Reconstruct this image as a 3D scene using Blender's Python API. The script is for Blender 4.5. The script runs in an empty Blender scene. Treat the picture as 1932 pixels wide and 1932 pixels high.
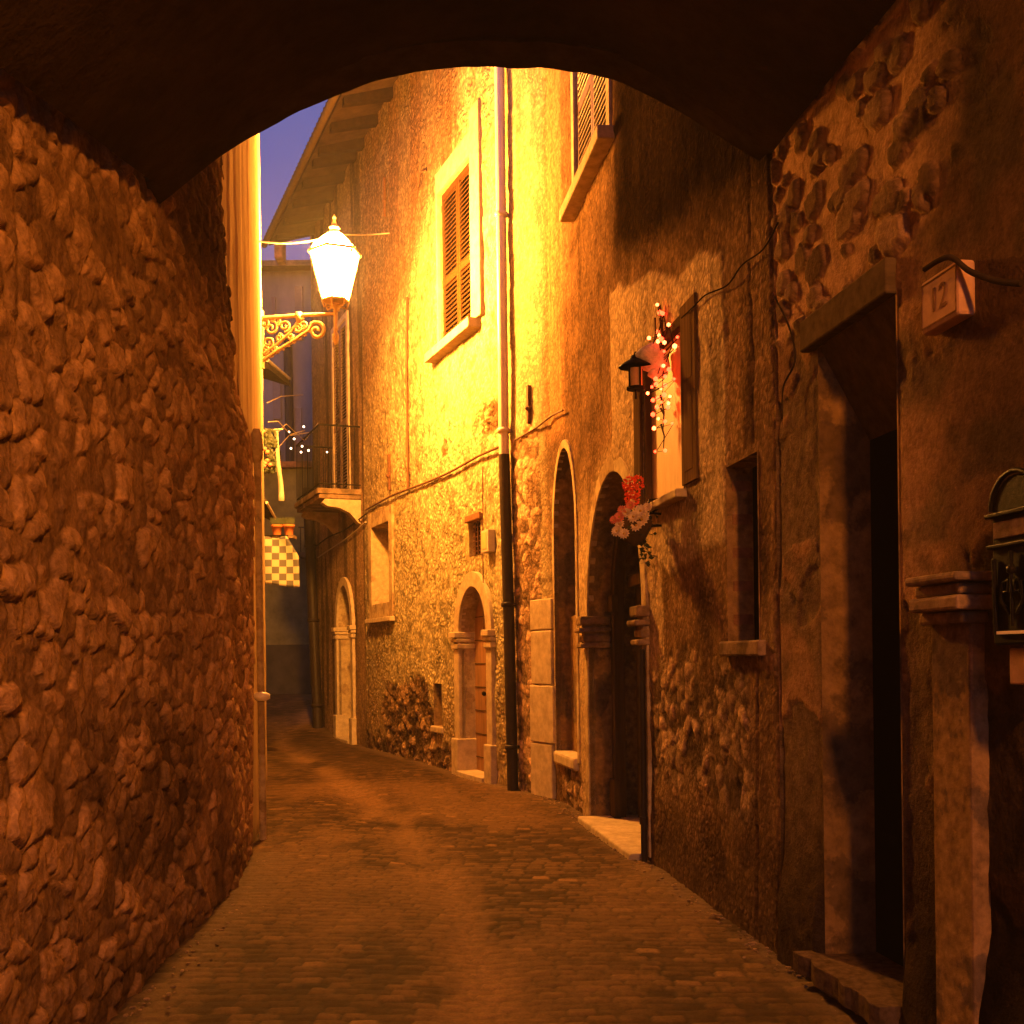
import bpy, bmesh, math, random
import numpy as np
from mathutils import Vector, Matrix

random.seed(7)
scene = bpy.context.scene
COL = scene.collection
R = math.radians

# ------------------------------------------------------------------ camera
CAMZ = 1.6
ROLL = R(0.7)
F = 2125.0            # focal length in units of a 1932 wide picture
PCX, PCY = 966.0, 1240.0
cam_data = bpy.data.cameras.new('camera')
cam = bpy.data.objects.new('camera', cam_data)
COL.objects.link(cam)
cam_data.sensor_width = 36.0
cam_data.lens = 36.0 * F / 1932.0
cam_data.shift_y = (PCY - 966.0) / 1932.0
cam_data.clip_start = 0.05
cam_data.clip_end = 2000.0
right = Vector((math.cos(ROLL), 0, -math.sin(ROLL)))
up = Vector((math.sin(ROLL), 0, math.cos(ROLL)))
back = Vector((0, -1, 0))
m = Matrix((right, up, back)).transposed().to_4x4()
m.translation = Vector((0, 0, CAMZ))
cam.matrix_world = m
scene.camera = cam

# ------------------------------------------------------------------ world and exposure
world = bpy.data.worlds.new('World')
scene.world = world
world.use_nodes = True
nt = world.node_tree
nt.nodes.clear()
sky = nt.nodes.new('ShaderNodeTexSky')
sky.sky_type = 'NISHITA'
sky.sun_disc = False
sky.sun_elevation = R(-3.0)
sky.sun_rotation = R(200)
sky.ozone_density = 3.0
bg = nt.nodes.new('ShaderNodeBackground')
bg.inputs['Strength'].default_value = 6.5
wo = nt.nodes.new('ShaderNodeOutputWorld')
nt.links.new(sky.outputs[0], bg.inputs[0])
nt.links.new(bg.outputs[0], wo.inputs[0])
scene.view_settings.view_transform = 'Standard'
scene.view_settings.look = 'None'
scene.view_settings.exposure = 0.0
scene.view_settings.gamma = 1.0
scene.cycles.use_denoising = True
scene.cycles.max_bounces = 6
scene.cycles.diffuse_bounces = 4
scene.cycles.sample_clamp_indirect = 4.0
scene.cycles.caustics_reflective = False
scene.cycles.caustics_refractive = False

LAMP_COLOR = (1.0, 0.37, 0.05)
LAMP_POWER = 2050.0
BACK_POWER = 1000.0

# ------------------------------------------------------------------ numpy noise
def hsh(i, j, k=0):
    n = (i.astype(np.int64) * 374761393 + j.astype(np.int64) * 668265263 + int(k) * 974634777) & 0xffffffff
    n = ((n ^ (n >> 13)) * 1274126177) & 0xffffffff
    n = ((n ^ (n >> 15)) * 2246822519) & 0xffffffff
    return ((n ^ (n >> 16)) & 0xfffff) / float(0xfffff)

def vnoise(u, v, seed=0):
    i = np.floor(u); j = np.floor(v)
    a = u - i; b = v - j
    a = a * a * (3 - 2 * a); b = b * b * (3 - 2 * b)
    i = i.astype(np.int64); j = j.astype(np.int64)
    return ((hsh(i, j, seed) * (1 - a) + hsh(i + 1, j, seed) * a) * (1 - b)
            + (hsh(i, j + 1, seed) * (1 - a) + hsh(i + 1, j + 1, seed) * a) * b)

def fbm(u, v, seed=0, octv=4):
    t = 0; w = 0.5; tot = 0
    for o in range(octv):
        t = t + w * vnoise(u * 2 ** o + 17.3 * o, v * 2 ** o + 9.1 * o, seed + o)
        tot += w; w *= 0.5
    return t / tot

def sstep(a, b, x):
    t = np.clip((x - a) / (b - a), 0, 1)
    return t * t * (3 - 2 * t)

def cells(u, v, seed=0, jit=0.85):
    j0 = np.floor(v).astype(np.int64)
    f1 = np.full(u.shape, 9.0); f2 = np.full(u.shape, 9.0)
    rid = np.zeros(u.shape); rid2 = np.zeros(u.shape); du = np.zeros(u.shape); dv = np.zeros(u.shape)
    for dj in (-1, 0, 1):
        jj = j0 + dj
        sh = (jj % 2) * 0.5
        i0 = np.floor(u - sh).astype(np.int64)
        for di in (-1, 0, 1):
            ii = i0 + di
            px = ii + sh + 0.5 + (hsh(ii, jj, seed) - 0.5) * jit
            py = jj + 0.5 + (hsh(ii, jj, seed + 1) - 0.5) * jit
            wgt = 0.8 + 0.45 * hsh(ii, jj, seed + 4)
            ddx = u - px; ddy = v - py
            ax = np.abs(ddx); ay = np.abs(ddy)
            d = (ax ** 2.6 + ay ** 2.6) ** (1 / 2.6) * wgt
            near = d < f1
            f2 = np.where(near, f1, np.minimum(f2, d))
            f1 = np.where(near, d, f1)
            rid = np.where(near, hsh(ii, jj, seed + 2), rid)
            rid2 = np.where(near, hsh(ii, jj, seed + 3), rid2)
            du = np.where(near, ddx, du); dv = np.where(near, ddy, dv)
    return f1, f2, rid, rid2, du, dv

def rubble(x, z, w=0.19, h=0.13, seed=0):
    """relief 0..1 of rounded field stones in mortar, plus stone mask and stone random number"""
    wx = x + 0.2 * (fbm(x * 2.2, z * 2.2, seed + 20, 3) - 0.5) + 0.035 * (fbm(x * 10, z * 10, seed + 21, 3) - 0.5)
    wz = z + 0.22 * (fbm(x * 1.7, z * 2.2, seed + 30, 3) - 0.5) + 0.035 * (fbm(x * 10, z * 10, seed + 31, 3) - 0.5)
    f1, f2, r1, r2, du, dv = cells(wx / w, wz / h, seed, 0.95)
    e = np.clip((f2 - f1) / (0.2 + 0.3 * r2), 0, 1)
    dome = 1 - (1 - e) ** 2.2
    relief = dome * (0.28 + 0.7 * r1) + (dome * (r2 - 0.62)) * dv * 0.9 + dome * (hsh(np.floor(r1 * 997).astype(np.int64), np.floor(r2 * 997).astype(np.int64), 5) - 0.5) * du * 0.7
    rough = fbm(x * 15, z * 11, seed + 40, 5) - 0.5
    relief = relief + rough * (0.3 + 0.65 * dome) - 0.5 * sstep(0.62, 0.75, fbm(x * 11, z * 8, seed + 45, 3)) * dome * 0.5
    mort = -0.22 + 0.62 * fbm(x * 1.6, z * 1.6, seed + 50, 4) + 0.25 * rough
    mask = sstep(-0.03, 0.06, relief - mort)
    return np.maximum(relief, mort), mask, r1

# ------------------------------------------------------------------ materials
MATS = {}
def N(nt, t, **kw):
    n = nt.nodes.new(t)
    for k, v in kw.items():
        n.inputs[k].default_value = v
    return n

def new_mat(name):
    mt = bpy.data.materials.new(name)
    mt.use_nodes = True
    nt = mt.node_tree
    nt.nodes.clear()
    out = nt.nodes.new('ShaderNodeOutputMaterial')
    bs = nt.nodes.new('ShaderNodeBsdfPrincipled')
    nt.links.new(bs.outputs[0], out.inputs[0])
    return mt, nt, bs, out

def mat_wall(name, rough=0.9, fine=55.0, bump=0.5, bdist=0.01, var=0.35, stretch=1.0, spec=0.0, peb=None):
    """colour comes from the Col attribute (stone, plaster, stains); fine grain and bump on top"""
    mt, nt, bs, out = new_mat(name)
    at = nt.nodes.new('ShaderNodeAttribute'); at.attribute_name = 'Col'
    tc = nt.nodes.new('ShaderNodeTexCoord')
    mp = nt.nodes.new('ShaderNodeMapping'); mp.inputs['Scale'].default_value = (1, 1, stretch)
    nt.links.new(tc.outputs['Object'], mp.inputs[0])
    n1 = N(nt, 'ShaderNodeTexNoise', Scale=fine, Detail=6.0, Roughness=0.65)
    n2 = N(nt, 'ShaderNodeTexNoise', Scale=fine * 0.22, Detail=5.0, Roughness=0.6)
    nt.links.new(mp.outputs[0], n1.inputs[0]); nt.links.new(mp.outputs[0], n2.inputs[0])
    ad = nt.nodes.new('ShaderNodeMath'); ad.operation = 'ADD'
    nt.links.new(n1.outputs[0], ad.inputs[0]); nt.links.new(n2.outputs[0], ad.inputs[1])
    mr = nt.nodes.new('ShaderNodeMapRange')
    mr.inputs['From Min'].default_value = 0.65; mr.inputs['From Max'].default_value = 1.35
    mr.inputs['To Min'].default_value = 1 - var; mr.inputs['To Max'].default_value = 1 + var
    nt.links.new(ad.outputs[0], mr.inputs[0])
    vm = nt.nodes.new('ShaderNodeVectorMath'); vm.operation = 'SCALE'
    nt.links.new(at.outputs['Color'], vm.inputs[0]); nt.links.new(mr.outputs[0], vm.inputs['Scale'])
    nt.links.new(vm.outputs[0], bs.inputs['Base Color'])
    bs.inputs['Roughness'].default_value = rough
    bs.inputs['Specular IOR Level'].default_value = spec
    bp = N(nt, 'ShaderNodeBump', Strength=bump, Distance=bdist)
    nt.links.new(ad.outputs[0], bp.inputs['Height'])
    if peb:
        sc_, dist_, dark_ = peb
        wn = N(nt, 'ShaderNodeTexNoise', Scale=sc_ * 0.5, Detail=3.0)
        nt.links.new(mp.outputs[0], wn.inputs[0])
        mixv = nt.nodes.new('ShaderNodeVectorMath'); mixv.operation = 'MULTIPLY_ADD'
        mixv.inputs[1].default_value = (1.6 / sc_,) * 3
        nt.links.new(wn.outputs['Color'], mixv.inputs[0]); nt.links.new(mp.outputs[0], mixv.inputs[2])
        vo = N(nt, 'ShaderNodeTexVoronoi', Scale=sc_)
        nt.links.new(mixv.outputs[0], vo.inputs['Vector'])
        pr = nt.nodes.new('ShaderNodeMapRange'); pr.inputs['From Min'].default_value = 0.15; pr.inputs['From Max'].default_value = 0.62
        pr.inputs['To Min'].default_value = 1.0; pr.inputs['To Max'].default_value = 0.0
        nt.links.new(vo.outputs['Distance'], pr.inputs[0])
        # only some areas have lost their skin and show pebbles
        an = N(nt, 'ShaderNodeTexNoise', Scale=1.7, Detail=5.0)
        nt.links.new(tc.outputs['Object'], an.inputs[0])
        ar = nt.nodes.new('ShaderNodeMapRange'); ar.inputs['From Min'].default_value = 0.36; ar.inputs['From Max'].default_value = 0.6
        ar.inputs['To Min'].default_value = 0.25; ar.inputs['To Max'].default_value = 1.0
        nt.links.new(an.outputs[0], ar.inputs[0])
        b2 = N(nt, 'ShaderNodeBump', Distance=dist_)
        nt.links.new(ar.outputs[0], b2.inputs['Strength'])
        nt.links.new(pr.outputs[0], b2.inputs['Height']); nt.links.new(bp.outputs[0], b2.inputs['Normal'])
        nt.links.new(b2.outputs[0], bs.inputs['Normal'])
        # pits between pebbles are darker and each pebble has its own tone
        dk = nt.nodes.new('ShaderNodeMapRange'); dk.inputs['To Min'].default_value = 1 - dark_; dk.inputs['To Max'].default_value = 1.12
        nt.links.new(pr.outputs[0], dk.inputs[0])
        sepc = nt.nodes.new('ShaderNodeSeparateColor'); nt.links.new(vo.outputs['Color'], sepc.inputs[0])
        tn = nt.nodes.new('ShaderNodeMapRange'); tn.inputs['To Min'].default_value = 0.72; tn.inputs['To Max'].default_value = 1.25
        nt.links.new(sepc.outputs[0], tn.inputs[0])
        mu = nt.nodes.new('ShaderNodeMath'); mu.operation = 'MULTIPLY'
        nt.links.new(dk.outputs[0], mu.inputs[0]); nt.links.new(tn.outputs[0], mu.inputs[1])
        v2 = nt.nodes.new('ShaderNodeVectorMath'); v2.operation = 'SCALE'
        nt.links.new(vm.outputs[0], v2.inputs[0]); nt.links.new(mu.outputs[0], v2.inputs['Scale'])
        nt.links.new(v2.outputs[0], bs.inputs['Base Color'])
    else:
        nt.links.new(bp.outputs[0], bs.inputs['Normal'])
    MATS[name] = mt
    return mt

def mat_plain(name, col, rough=0.7, metal=0.0, var=0.25, scale=20.0, bump=0.15, stretch=(1, 1, 1), spec=0.3, emit=None, estr=0.0, patch=None):
    mt, nt, bs, out = new_mat(name)
    tc = nt.nodes.new('ShaderNodeTexCoord')
    mp = nt.nodes.new('ShaderNodeMapping'); mp.inputs['Scale'].default_value = stretch
    nt.links.new(tc.outputs['Object'], mp.inputs[0])
    n1 = N(nt, 'ShaderNodeTexNoise', Scale=scale, Detail=7.0, Roughness=0.65)
    nt.links.new(mp.outputs[0], n1.inputs[0])
    mr = nt.nodes.new('ShaderNodeMapRange')
    mr.inputs['From Min'].default_value = 0.3; mr.inputs['From Max'].default_value = 0.7
    mr.inputs['To Min'].default_value = 1 - var; mr.inputs['To Max'].default_value = 1 + var
    nt.links.new(n1.outputs[0], mr.inputs[0])
    vm = nt.nodes.new('ShaderNodeVectorMath'); vm.operation = 'SCALE'
    vm.inputs[0].default_value = col
    if patch:
        pn = N(nt, 'ShaderNodeTexNoise', Scale=patch[1], Detail=8.0, Roughness=0.6)
        nt.links.new(tc.outputs['Object'], pn.inputs[0])
        rp = nt.nodes.new('ShaderNodeMapRange'); rp.inputs['From Min'].default_value = 0.50; rp.inputs['From Max'].default_value = 0.535
        nt.links.new(pn.outputs[0], rp.inputs[0])
        mx = nt.nodes.new('ShaderNodeMix'); mx.data_type = 'RGBA'
        mx.inputs[6].default_value = (*col, 1); mx.inputs[7].default_value = (*patch[0], 1)
        nt.links.new(rp.outputs[0], mx.inputs[0]); nt.links.new(mx.outputs[2], vm.inputs[0])
    nt.links.new(mr.outputs[0], vm.inputs['Scale'])
    nt.links.new(vm.outputs[0], bs.inputs['Base Color'])
    bs.inputs['Roughness'].default_value = rough
    bs.inputs['Metallic'].default_value = metal
    bs.inputs['Specular IOR Level'].default_value = 0.0 if rough >= 0.8 else spec
    if bump:
        bp = N(nt, 'ShaderNodeBump', Strength=bump, Distance=0.01)
        nt.links.new(n1.outputs[0], bp.inputs['Height'])
        nt.links.new(bp.outputs[0], bs.inputs['Normal'])
    if emit:
        bs.inputs['Emission Color'].default_value = (*emit, 1)
        bs.inputs['Emission Strength'].default_value = estr
    MATS[name] = mt
    return mt

M_RUB = mat_wall('field_stone', 0.92, 48, 0.9, 0.012, 0.5)
M_PLAS = mat_wall('old_plaster', 0.9, 42, 0.6, 0.012, 0.3, peb=(24.0, 0.006, 0.25))
M_VAULT = mat_wall('vault_plaster', 0.95, 9, 0.6, 0.03, 0.35)
M_PEB = mat_wall('pebbly_plaster', 0.9, 34, 0.6, 0.015, 0.3, peb=(17.0, 0.018, 0.35))
M_SMOOTH = mat_wall('smooth_plaster', 0.75, 22, 0.5, 0.012, 0.16, stretch=0.14)
M_ROAD = mat_wall('stone_setts', 0.8, 70, 0.5, 0.006, 0.4, spec=0.05)
M_SOOT = mat_plain('sooty_vault_plaster', (0.085, 0.055, 0.03), 0.95, var=0.35, scale=3.0, bump=0.5)
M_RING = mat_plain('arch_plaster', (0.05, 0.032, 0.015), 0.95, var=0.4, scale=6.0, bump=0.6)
M_CUT = mat_plain('dressed_stone', (0.46, 0.36, 0.22), 0.8, var=0.28, scale=9.0, bump=0.5)
M_CUTD = mat_plain('weathered_dressed_stone', (0.24, 0.16, 0.09), 0.88, var=0.45, scale=14.0, bump=0.9, patch=((0.13, 0.09, 0.05), 3.5))
M_PLD = mat_plain('dim_plaster', (0.23, 0.14, 0.055), 0.92, var=0.45, scale=16.0, bump=0.9, patch=((0.12, 0.08, 0.045), 2.2))
M_PLL = mat_plain('pale_plaster', (0.42, 0.32, 0.18), 0.9, var=0.3, scale=14.0, bump=0.8, patch=((0.3, 0.21, 0.11), 2.6))
M_WOOD = mat_plain('weathered_brown_wood', (0.24, 0.12, 0.045), 0.72, var=0.3, scale=14.0, bump=0.4, stretch=(1, 1, 0.12))
M_WOODD = mat_plain('dark_wood', (0.07, 0.045, 0.022), 0.85, var=0.35, scale=18.0, bump=0.3, stretch=(1, 1, 0.1))
M_JAMB = mat_plain('warm_jamb_plaster', (0.19, 0.115, 0.04), 0.92, var=0.45, scale=12.0, bump=1.0, patch=((0.1, 0.062, 0.026), 2.2))
M_OLDW = mat_plain('faded_shutter_wood', (0.11, 0.065, 0.03), 0.85, var=0.5, scale=9, bump=0.4, stretch=(3, 3, 0.15))
M_ENGR = mat_plain('worn_engraving', (0.17, 0.09, 0.045), 0.9, var=0.3, scale=30, bump=0)
M_DARKDOOR = mat_plain('blackened_door_boards', (0.012, 0.008, 0.005), 0.8, var=0.5, scale=12, bump=0.3, stretch=(1, 1, 0.1))
M_STEP = mat_plain('worn_step_stone', (0.085, 0.055, 0.03), 0.9, var=0.5, scale=22, bump=1.0)
M_SOFF = mat_plain('soffit_boards', (0.045, 0.027, 0.013), 0.9, var=0.5, scale=3, bump=0.5)
M_BRICK = mat_plain('old_brick', (0.2, 0.1, 0.05), 0.9, var=0.4, scale=20, bump=0.5)
M_BEAM = mat_plain('old_lintel_wood', (0.09, 0.062, 0.032), 0.85, var=0.4, scale=14.0, bump=0.6, stretch=(1, 0.15, 1))
M_SHUT = mat_plain('brown_shutter_paint', (0.05, 0.024, 0.009), 0.82, var=0.15, scale=20.0, bump=0.15)
M_SHUTD = mat_plain('dark_shutter_paint', (0.16, 0.09, 0.045), 0.4, var=0.15, scale=20.0, bump=0.1, spec=0.5)
M_DARK = mat_plain('unlit_interior', (0.006, 0.004, 0.003), 1.0, var=0.2, bump=0)
M_IRON = mat_plain('black_iron', (0.01, 0.008, 0.005), 0.5, var=0.3, scale=40, bump=0.2, spec=0.03)
M_RUST = mat_plain('rusty_iron', (0.12, 0.05, 0.02), 0.7, metal=0.2, var=0.4, scale=40, bump=0.3)
M_CAST = mat_plain('cast_iron_pipe', (0.022, 0.014, 0.009), 0.5, var=0.3, scale=12, bump=0.2, spec=0.15)
M_ZINC = mat_plain('painted_zinc_pipe', (0.85, 0.75, 0.55), 0.32, metal=0.0, var=0.1, scale=8, bump=0.05, spec=0.9)
M_GOLD = mat_plain('ochre_painted_iron', (0.55, 0.4, 0.2), 0.4, metal=0.3, var=0.15, scale=30, bump=0.1, spec=0.5)
M_TILE = mat_plain('roof_tiles', (0.24, 0.12, 0.06), 0.9, var=0.5, scale=6, bump=0.6)
M_EAVE = mat_plain('eave_timber', (0.02, 0.012, 0.006), 0.85, var=0.4, scale=9, bump=0.5)
M_GUT = mat_plain('grey_gutter', (0.09, 0.06, 0.03), 0.8, var=0.15, scale=9, bump=0.1)
M_CABLE = mat_plain('cable_rubber', (0.03, 0.02, 0.012), 0.95, var=0.2, bump=0)
M_CABLEL = mat_plain('pale_cable', (0.45, 0.36, 0.24), 0.6, var=0.2, bump=0)
M_WHITE = mat_plain('white_enamel', (0.6, 0.5, 0.36), 0.5, var=0.1, bump=0.05)
M_PLY = mat_plain('pale_plywood', (0.62, 0.42, 0.17), 0.6, var=0.16, scale=5, bump=0.08, stretch=(2, 2, 0.6))
M_FARW = mat_plain('far_wall_plaster', (0.19, 0.16, 0.16), 0.95, var=0.4, scale=0.9, bump=0.5, stretch=(1, 1, 0.3))
M_FARD = mat_plain('far_dark_plinth', (0.06, 0.05, 0.035), 0.95, var=0.3, scale=3, bump=0.3)
M_FARG = mat_plain('far_olive_plaster', (0.17, 0.15, 0.07), 0.95, var=0.4, scale=2, bump=0.3)
M_GREY = mat_plain('old_grey_marble', (0.15, 0.1, 0.06), 0.7, var=0.2, scale=12, bump=0.3)
M_TERRA = mat_plain('terracotta', (0.42, 0.15, 0.05), 0.8, var=0.2, scale=20, bump=0.2)
M_LEAF = mat_plain('dark_ivy_leaf', (0.035, 0.045, 0.018), 0.6, var=0.4, scale=20, bump=0.1)
M_ORANGE = mat_plain('orange_petals', (0.75, 0.09, 0.02), 0.7, var=0.25, scale=40, bump=0.1)
M_PINK = mat_plain('pink_petals', (0.7, 0.22, 0.14), 0.7, var=0.25, scale=40, bump=0.1)
M_PETAL = mat_plain('cream_petals', (0.7, 0.55, 0.38), 0.7, var=0.15, scale=40, bump=0.1)
M_YEL = mat_plain('flower_eye', (0.5, 0.3, 0.05), 0.8, var=0.2, scale=40, bump=0.1)
M_FLEECE = mat_plain('white_fleece', (0.85, 0.8, 0.66), 0.95, var=0.25, scale=45, bump=1.0)
M_BANNER = mat_plain('pale_cloth', (0.5, 0.42, 0.32), 0.9, var=0.15, scale=10, bump=0.2)
M_PLATE = mat_plain('plaque_stone', (0.42, 0.25, 0.15), 0.8, var=0.22, scale=14, bump=0.4)
M_GLASSF = mat_plain('amber_frosted_glass', (0.7, 0.45, 0.25), 0.4, var=0.1, scale=10, bump=0)
M_LAMPGLOW = mat_plain('lit_lantern_glass', (0.8, 0.6, 0.3), 0.4, bump=0, emit=LAMP_COLOR, estr=LAMP_POWER)
M_BACKGLOW = mat_plain('lit_lantern_glass_dimmer', (0.8, 0.6, 0.3), 0.4, bump=0, emit=(1.0, 0.31, 0.04), estr=BACK_POWER)
M_BULB = mat_plain('lit_fairy_bulb', (0.9, 0.5, 0.2), 0.4, bump=0, emit=(1.0, 0.11, 0.03), estr=16.0)
M_BULBO = mat_plain('lit_orange_fairy_bulb', (0.9, 0.4, 0.1), 0.4, bump=0, emit=(1.0, 0.04, 0.012), estr=11.0)
M_BULBW = mat_plain('lit_white_bulb', (0.9, 0.8, 0.6), 0.4, bump=0, emit=(1.0, 0.75, 0.5), estr=5.0)

# checkered cloth: pattern of the flag itself
mt, nt_, bs_, out_ = new_mat('checkered_cloth')
_tc = nt_.nodes.new('ShaderNodeTexCoord'); _ck = N(nt_, 'ShaderNodeTexChecker', Scale=1 / 0.107)
_mp = nt_.nodes.new('ShaderNodeMapping'); _mp.inputs['Location'].default_value = (0.02, 0.501, 0.03)
_mp.inputs['Scale'].default_value = (1, 0.001, 1)
nt_.links.new(_tc.outputs['Object'], _mp.inputs[0]); nt_.links.new(_mp.outputs[0], _ck.inputs[0])
_ck.inputs['Color1'].default_value = (0.42, 0.38, 0.25, 1); _ck.inputs['Color2'].default_value = (0.09, 0.085, 0.08, 1)
nt_.links.new(_ck.outputs[0], bs_.inputs['Base Color']); bs_.inputs['Roughness'].default_value = 0.9
M_CHECK = mt

# ------------------------------------------------------------------ object helpers
def tag(o, label=None, cat=None, group=None, kind=None):
    if label: o['label'] = label
    if cat: o['category'] = cat
    if group: o['group'] = group
    if kind: o['kind'] = kind
    return o

def thing(name, label, cat, mat=None, group=None):
    o = bpy.data.objects.new(name, None)
    COL.objects.link(o)
    if mat is not None:
        o.matrix_world = mat
    o.empty_display_size = 0.1
    return tag(o, label, cat, group)

class MB:
    def __init__(self):
        self.v = []; self.f = []
    def add(self, vs, fs):
        b = len(self.v)
        self.v += [tuple(p) for p in vs]
        self.f += [tuple(i + b for i in f) for f in fs]
        return self
    def box(self, x0, x1, y0, y1, z0, z1, rot=None, c=None):
        vs = [(x, y, z) for x in (x0, x1) for y in (y0, y1) for z in (z0, z1)]
        if rot is not None:
            c = Vector(c if c is not None else ((x0 + x1) / 2, (y0 + y1) / 2, (z0 + z1) / 2))
            vs = [tuple(rot @ (Vector(p) - c) + c) for p in vs]
        return self.add(vs, [(0, 1, 3, 2), (4, 6, 7, 5), (0, 4, 5, 1), (2, 3, 7, 6), (0, 2, 6, 4), (1, 5, 7, 3)])
    def tube(self, pts, r, n=8, closed=False):
        pts = [Vector(p) for p in pts]
        rr = r if isinstance(r, (list, tuple)) else [r] * len(pts)
        rings = []
        last = None
        for i, p in enumerate(pts):
            if closed:
                t = pts[(i + 1) % len(pts)] - pts[i - 1]
            else:
                t = pts[min(i + 1, len(pts) - 1)] - pts[max(i - 1, 0)]
            t.normalize()
            a = Vector((0, 0, 1)) if abs(t.z) < 0.9 else Vector((1, 0, 0))
            if last is not None:
                a = last
            b = (a - t * a.dot(t)); b.normalize()
            last = b
            c = t.cross(b)
            rings.append([p + (b * math.cos(2 * math.pi * k / n) + c * math.sin(2 * math.pi * k / n)) * rr[i] for k in range(n)])
        vs = [q for rg in rings for q in rg]
        fs = []
        m_ = len(pts)
        for i in range(m_ if closed else m_ - 1):
            j = (i + 1) % m_
            for k in range(n):
                fs.append((i * n + k, i * n + (k + 1) % n, j * n + (k + 1) % n, j * n + k))
        if not closed:
            q = len(vs); vs += rings[0] + rings[-1]
            fs.append(tuple(q + k for k in range(n))[::-1]); fs.append(tuple(q + n + k for k in range(n)))
        return self.add(vs, fs)
    def lathe(self, prof, c=(0, 0, 0), n=12, cap=True):
        vs = []; fs = []
        for (r, z) in prof:
            for k in range(n):
                a = 2 * math.pi * (k + 0.5) / n
                vs.append((c[0] + r * math.cos(a), c[1] + r * math.sin(a), c[2] + z))
        for i in range(len(prof) - 1):
            for k in range(n):
                fs.append((i * n + k, i * n + (k + 1) % n, (i + 1) * n + (k + 1) % n, (i + 1) * n + k))
        if cap:
            q = len(vs); vs += vs[:n] + vs[(len(prof) - 1) * n:len(prof) * n]
            fs.append(tuple(q + k for k in range(n))[::-1]); fs.append(tuple(q + n + k for k in range(n)))
        return self.add(vs, fs)
    def prism(self, poly, y0, y1):
        """polygon in the x-z plane pushed from y0 to y1"""
        n = len(poly)
        vs = [(x, y0, z) for x, z in poly] + [(x, y1, z) for x, z in poly]
        fs = [tuple(range(n)), tuple(range(n, 2 * n))[::-1]]
        for i in range(n):
            j = (i + 1) % n
            fs.append((i, i + n, j + n, j))
        return self.add(vs, fs)
    def band(self, inner, outer, y0, y1):
        """solid strip between two open outlines of equal length"""
        n = len(inner)
        vs = [(x, y0, z) for x, z in inner] + [(x, y0, z) for x, z in outer] + [(x, y1, z) for x, z in inner] + [(x, y1, z) for x, z in outer]
        fs = []
        for i in range(n - 1):
            fs += [(i, i + 1, n + i + 1, n + i), (2 * n + i, 3 * n + i, 3 * n + i + 1, 2 * n + i + 1),
                   (i, 2 * n + i, 2 * n + i + 1, i + 1), (n + i, n + i + 1, 3 * n + i + 1, 3 * n + i)]
        fs += [(0, n, 3 * n, 2 * n), (n - 1, 3 * n - 1, 4 * n - 1, 2 * n - 1)]
        return self.add(vs, fs)
    def sphere(self, c, r, sub=1, sc=(1, 1, 1)):
        bm = bmesh.new()
        bmesh.ops.create_icosphere(bm, subdivisions=sub, radius=r)
        vs = [(c[0] + v.co.x * sc[0], c[1] + v.co.y * sc[1], c[2] + v.co.z * sc[2]) for v in bm.verts]
        fs = [tuple(v.index for v in f.verts) for f in bm.faces]
        bm.free()
        return self.add(vs, fs)
    def build(self, name, mat, parent=None, smooth=False, bevel=0.0, label=None):
        me = bpy.data.meshes.new(name)
        me.from_pydata(self.v, [], self.f)
        me.validate()
        bm = bmesh.new(); bm.from_mesh(me)
        bmesh.ops.recalc_face_normals(bm, faces=bm.faces)
        bm.to_mesh(me); bm.free()
        me.materials.append(mat)
        if smooth:
            me.polygons.foreach_set('use_smooth', [True] * len(me.polygons))
        o = bpy.data.objects.new(name, me)
        COL.objects.link(o)
        if parent is not None:
            o.parent = parent
        if bevel:
            b = o.modifiers.new('bevel', 'BEVEL'); b.width = bevel; b.segments = 2; b.limit_method = 'ANGLE'
        if label: o['label'] = label
        return o

def copy_tree(o, parent=None):
    c = o.copy(); COL.objects.link(c)
    c.parent = parent
    if parent is not None:
        c.matrix_parent_inverse = o.matrix_parent_inverse.copy()
    for ch in list(o.children):
        copy_tree(ch, c)
    return c

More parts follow.
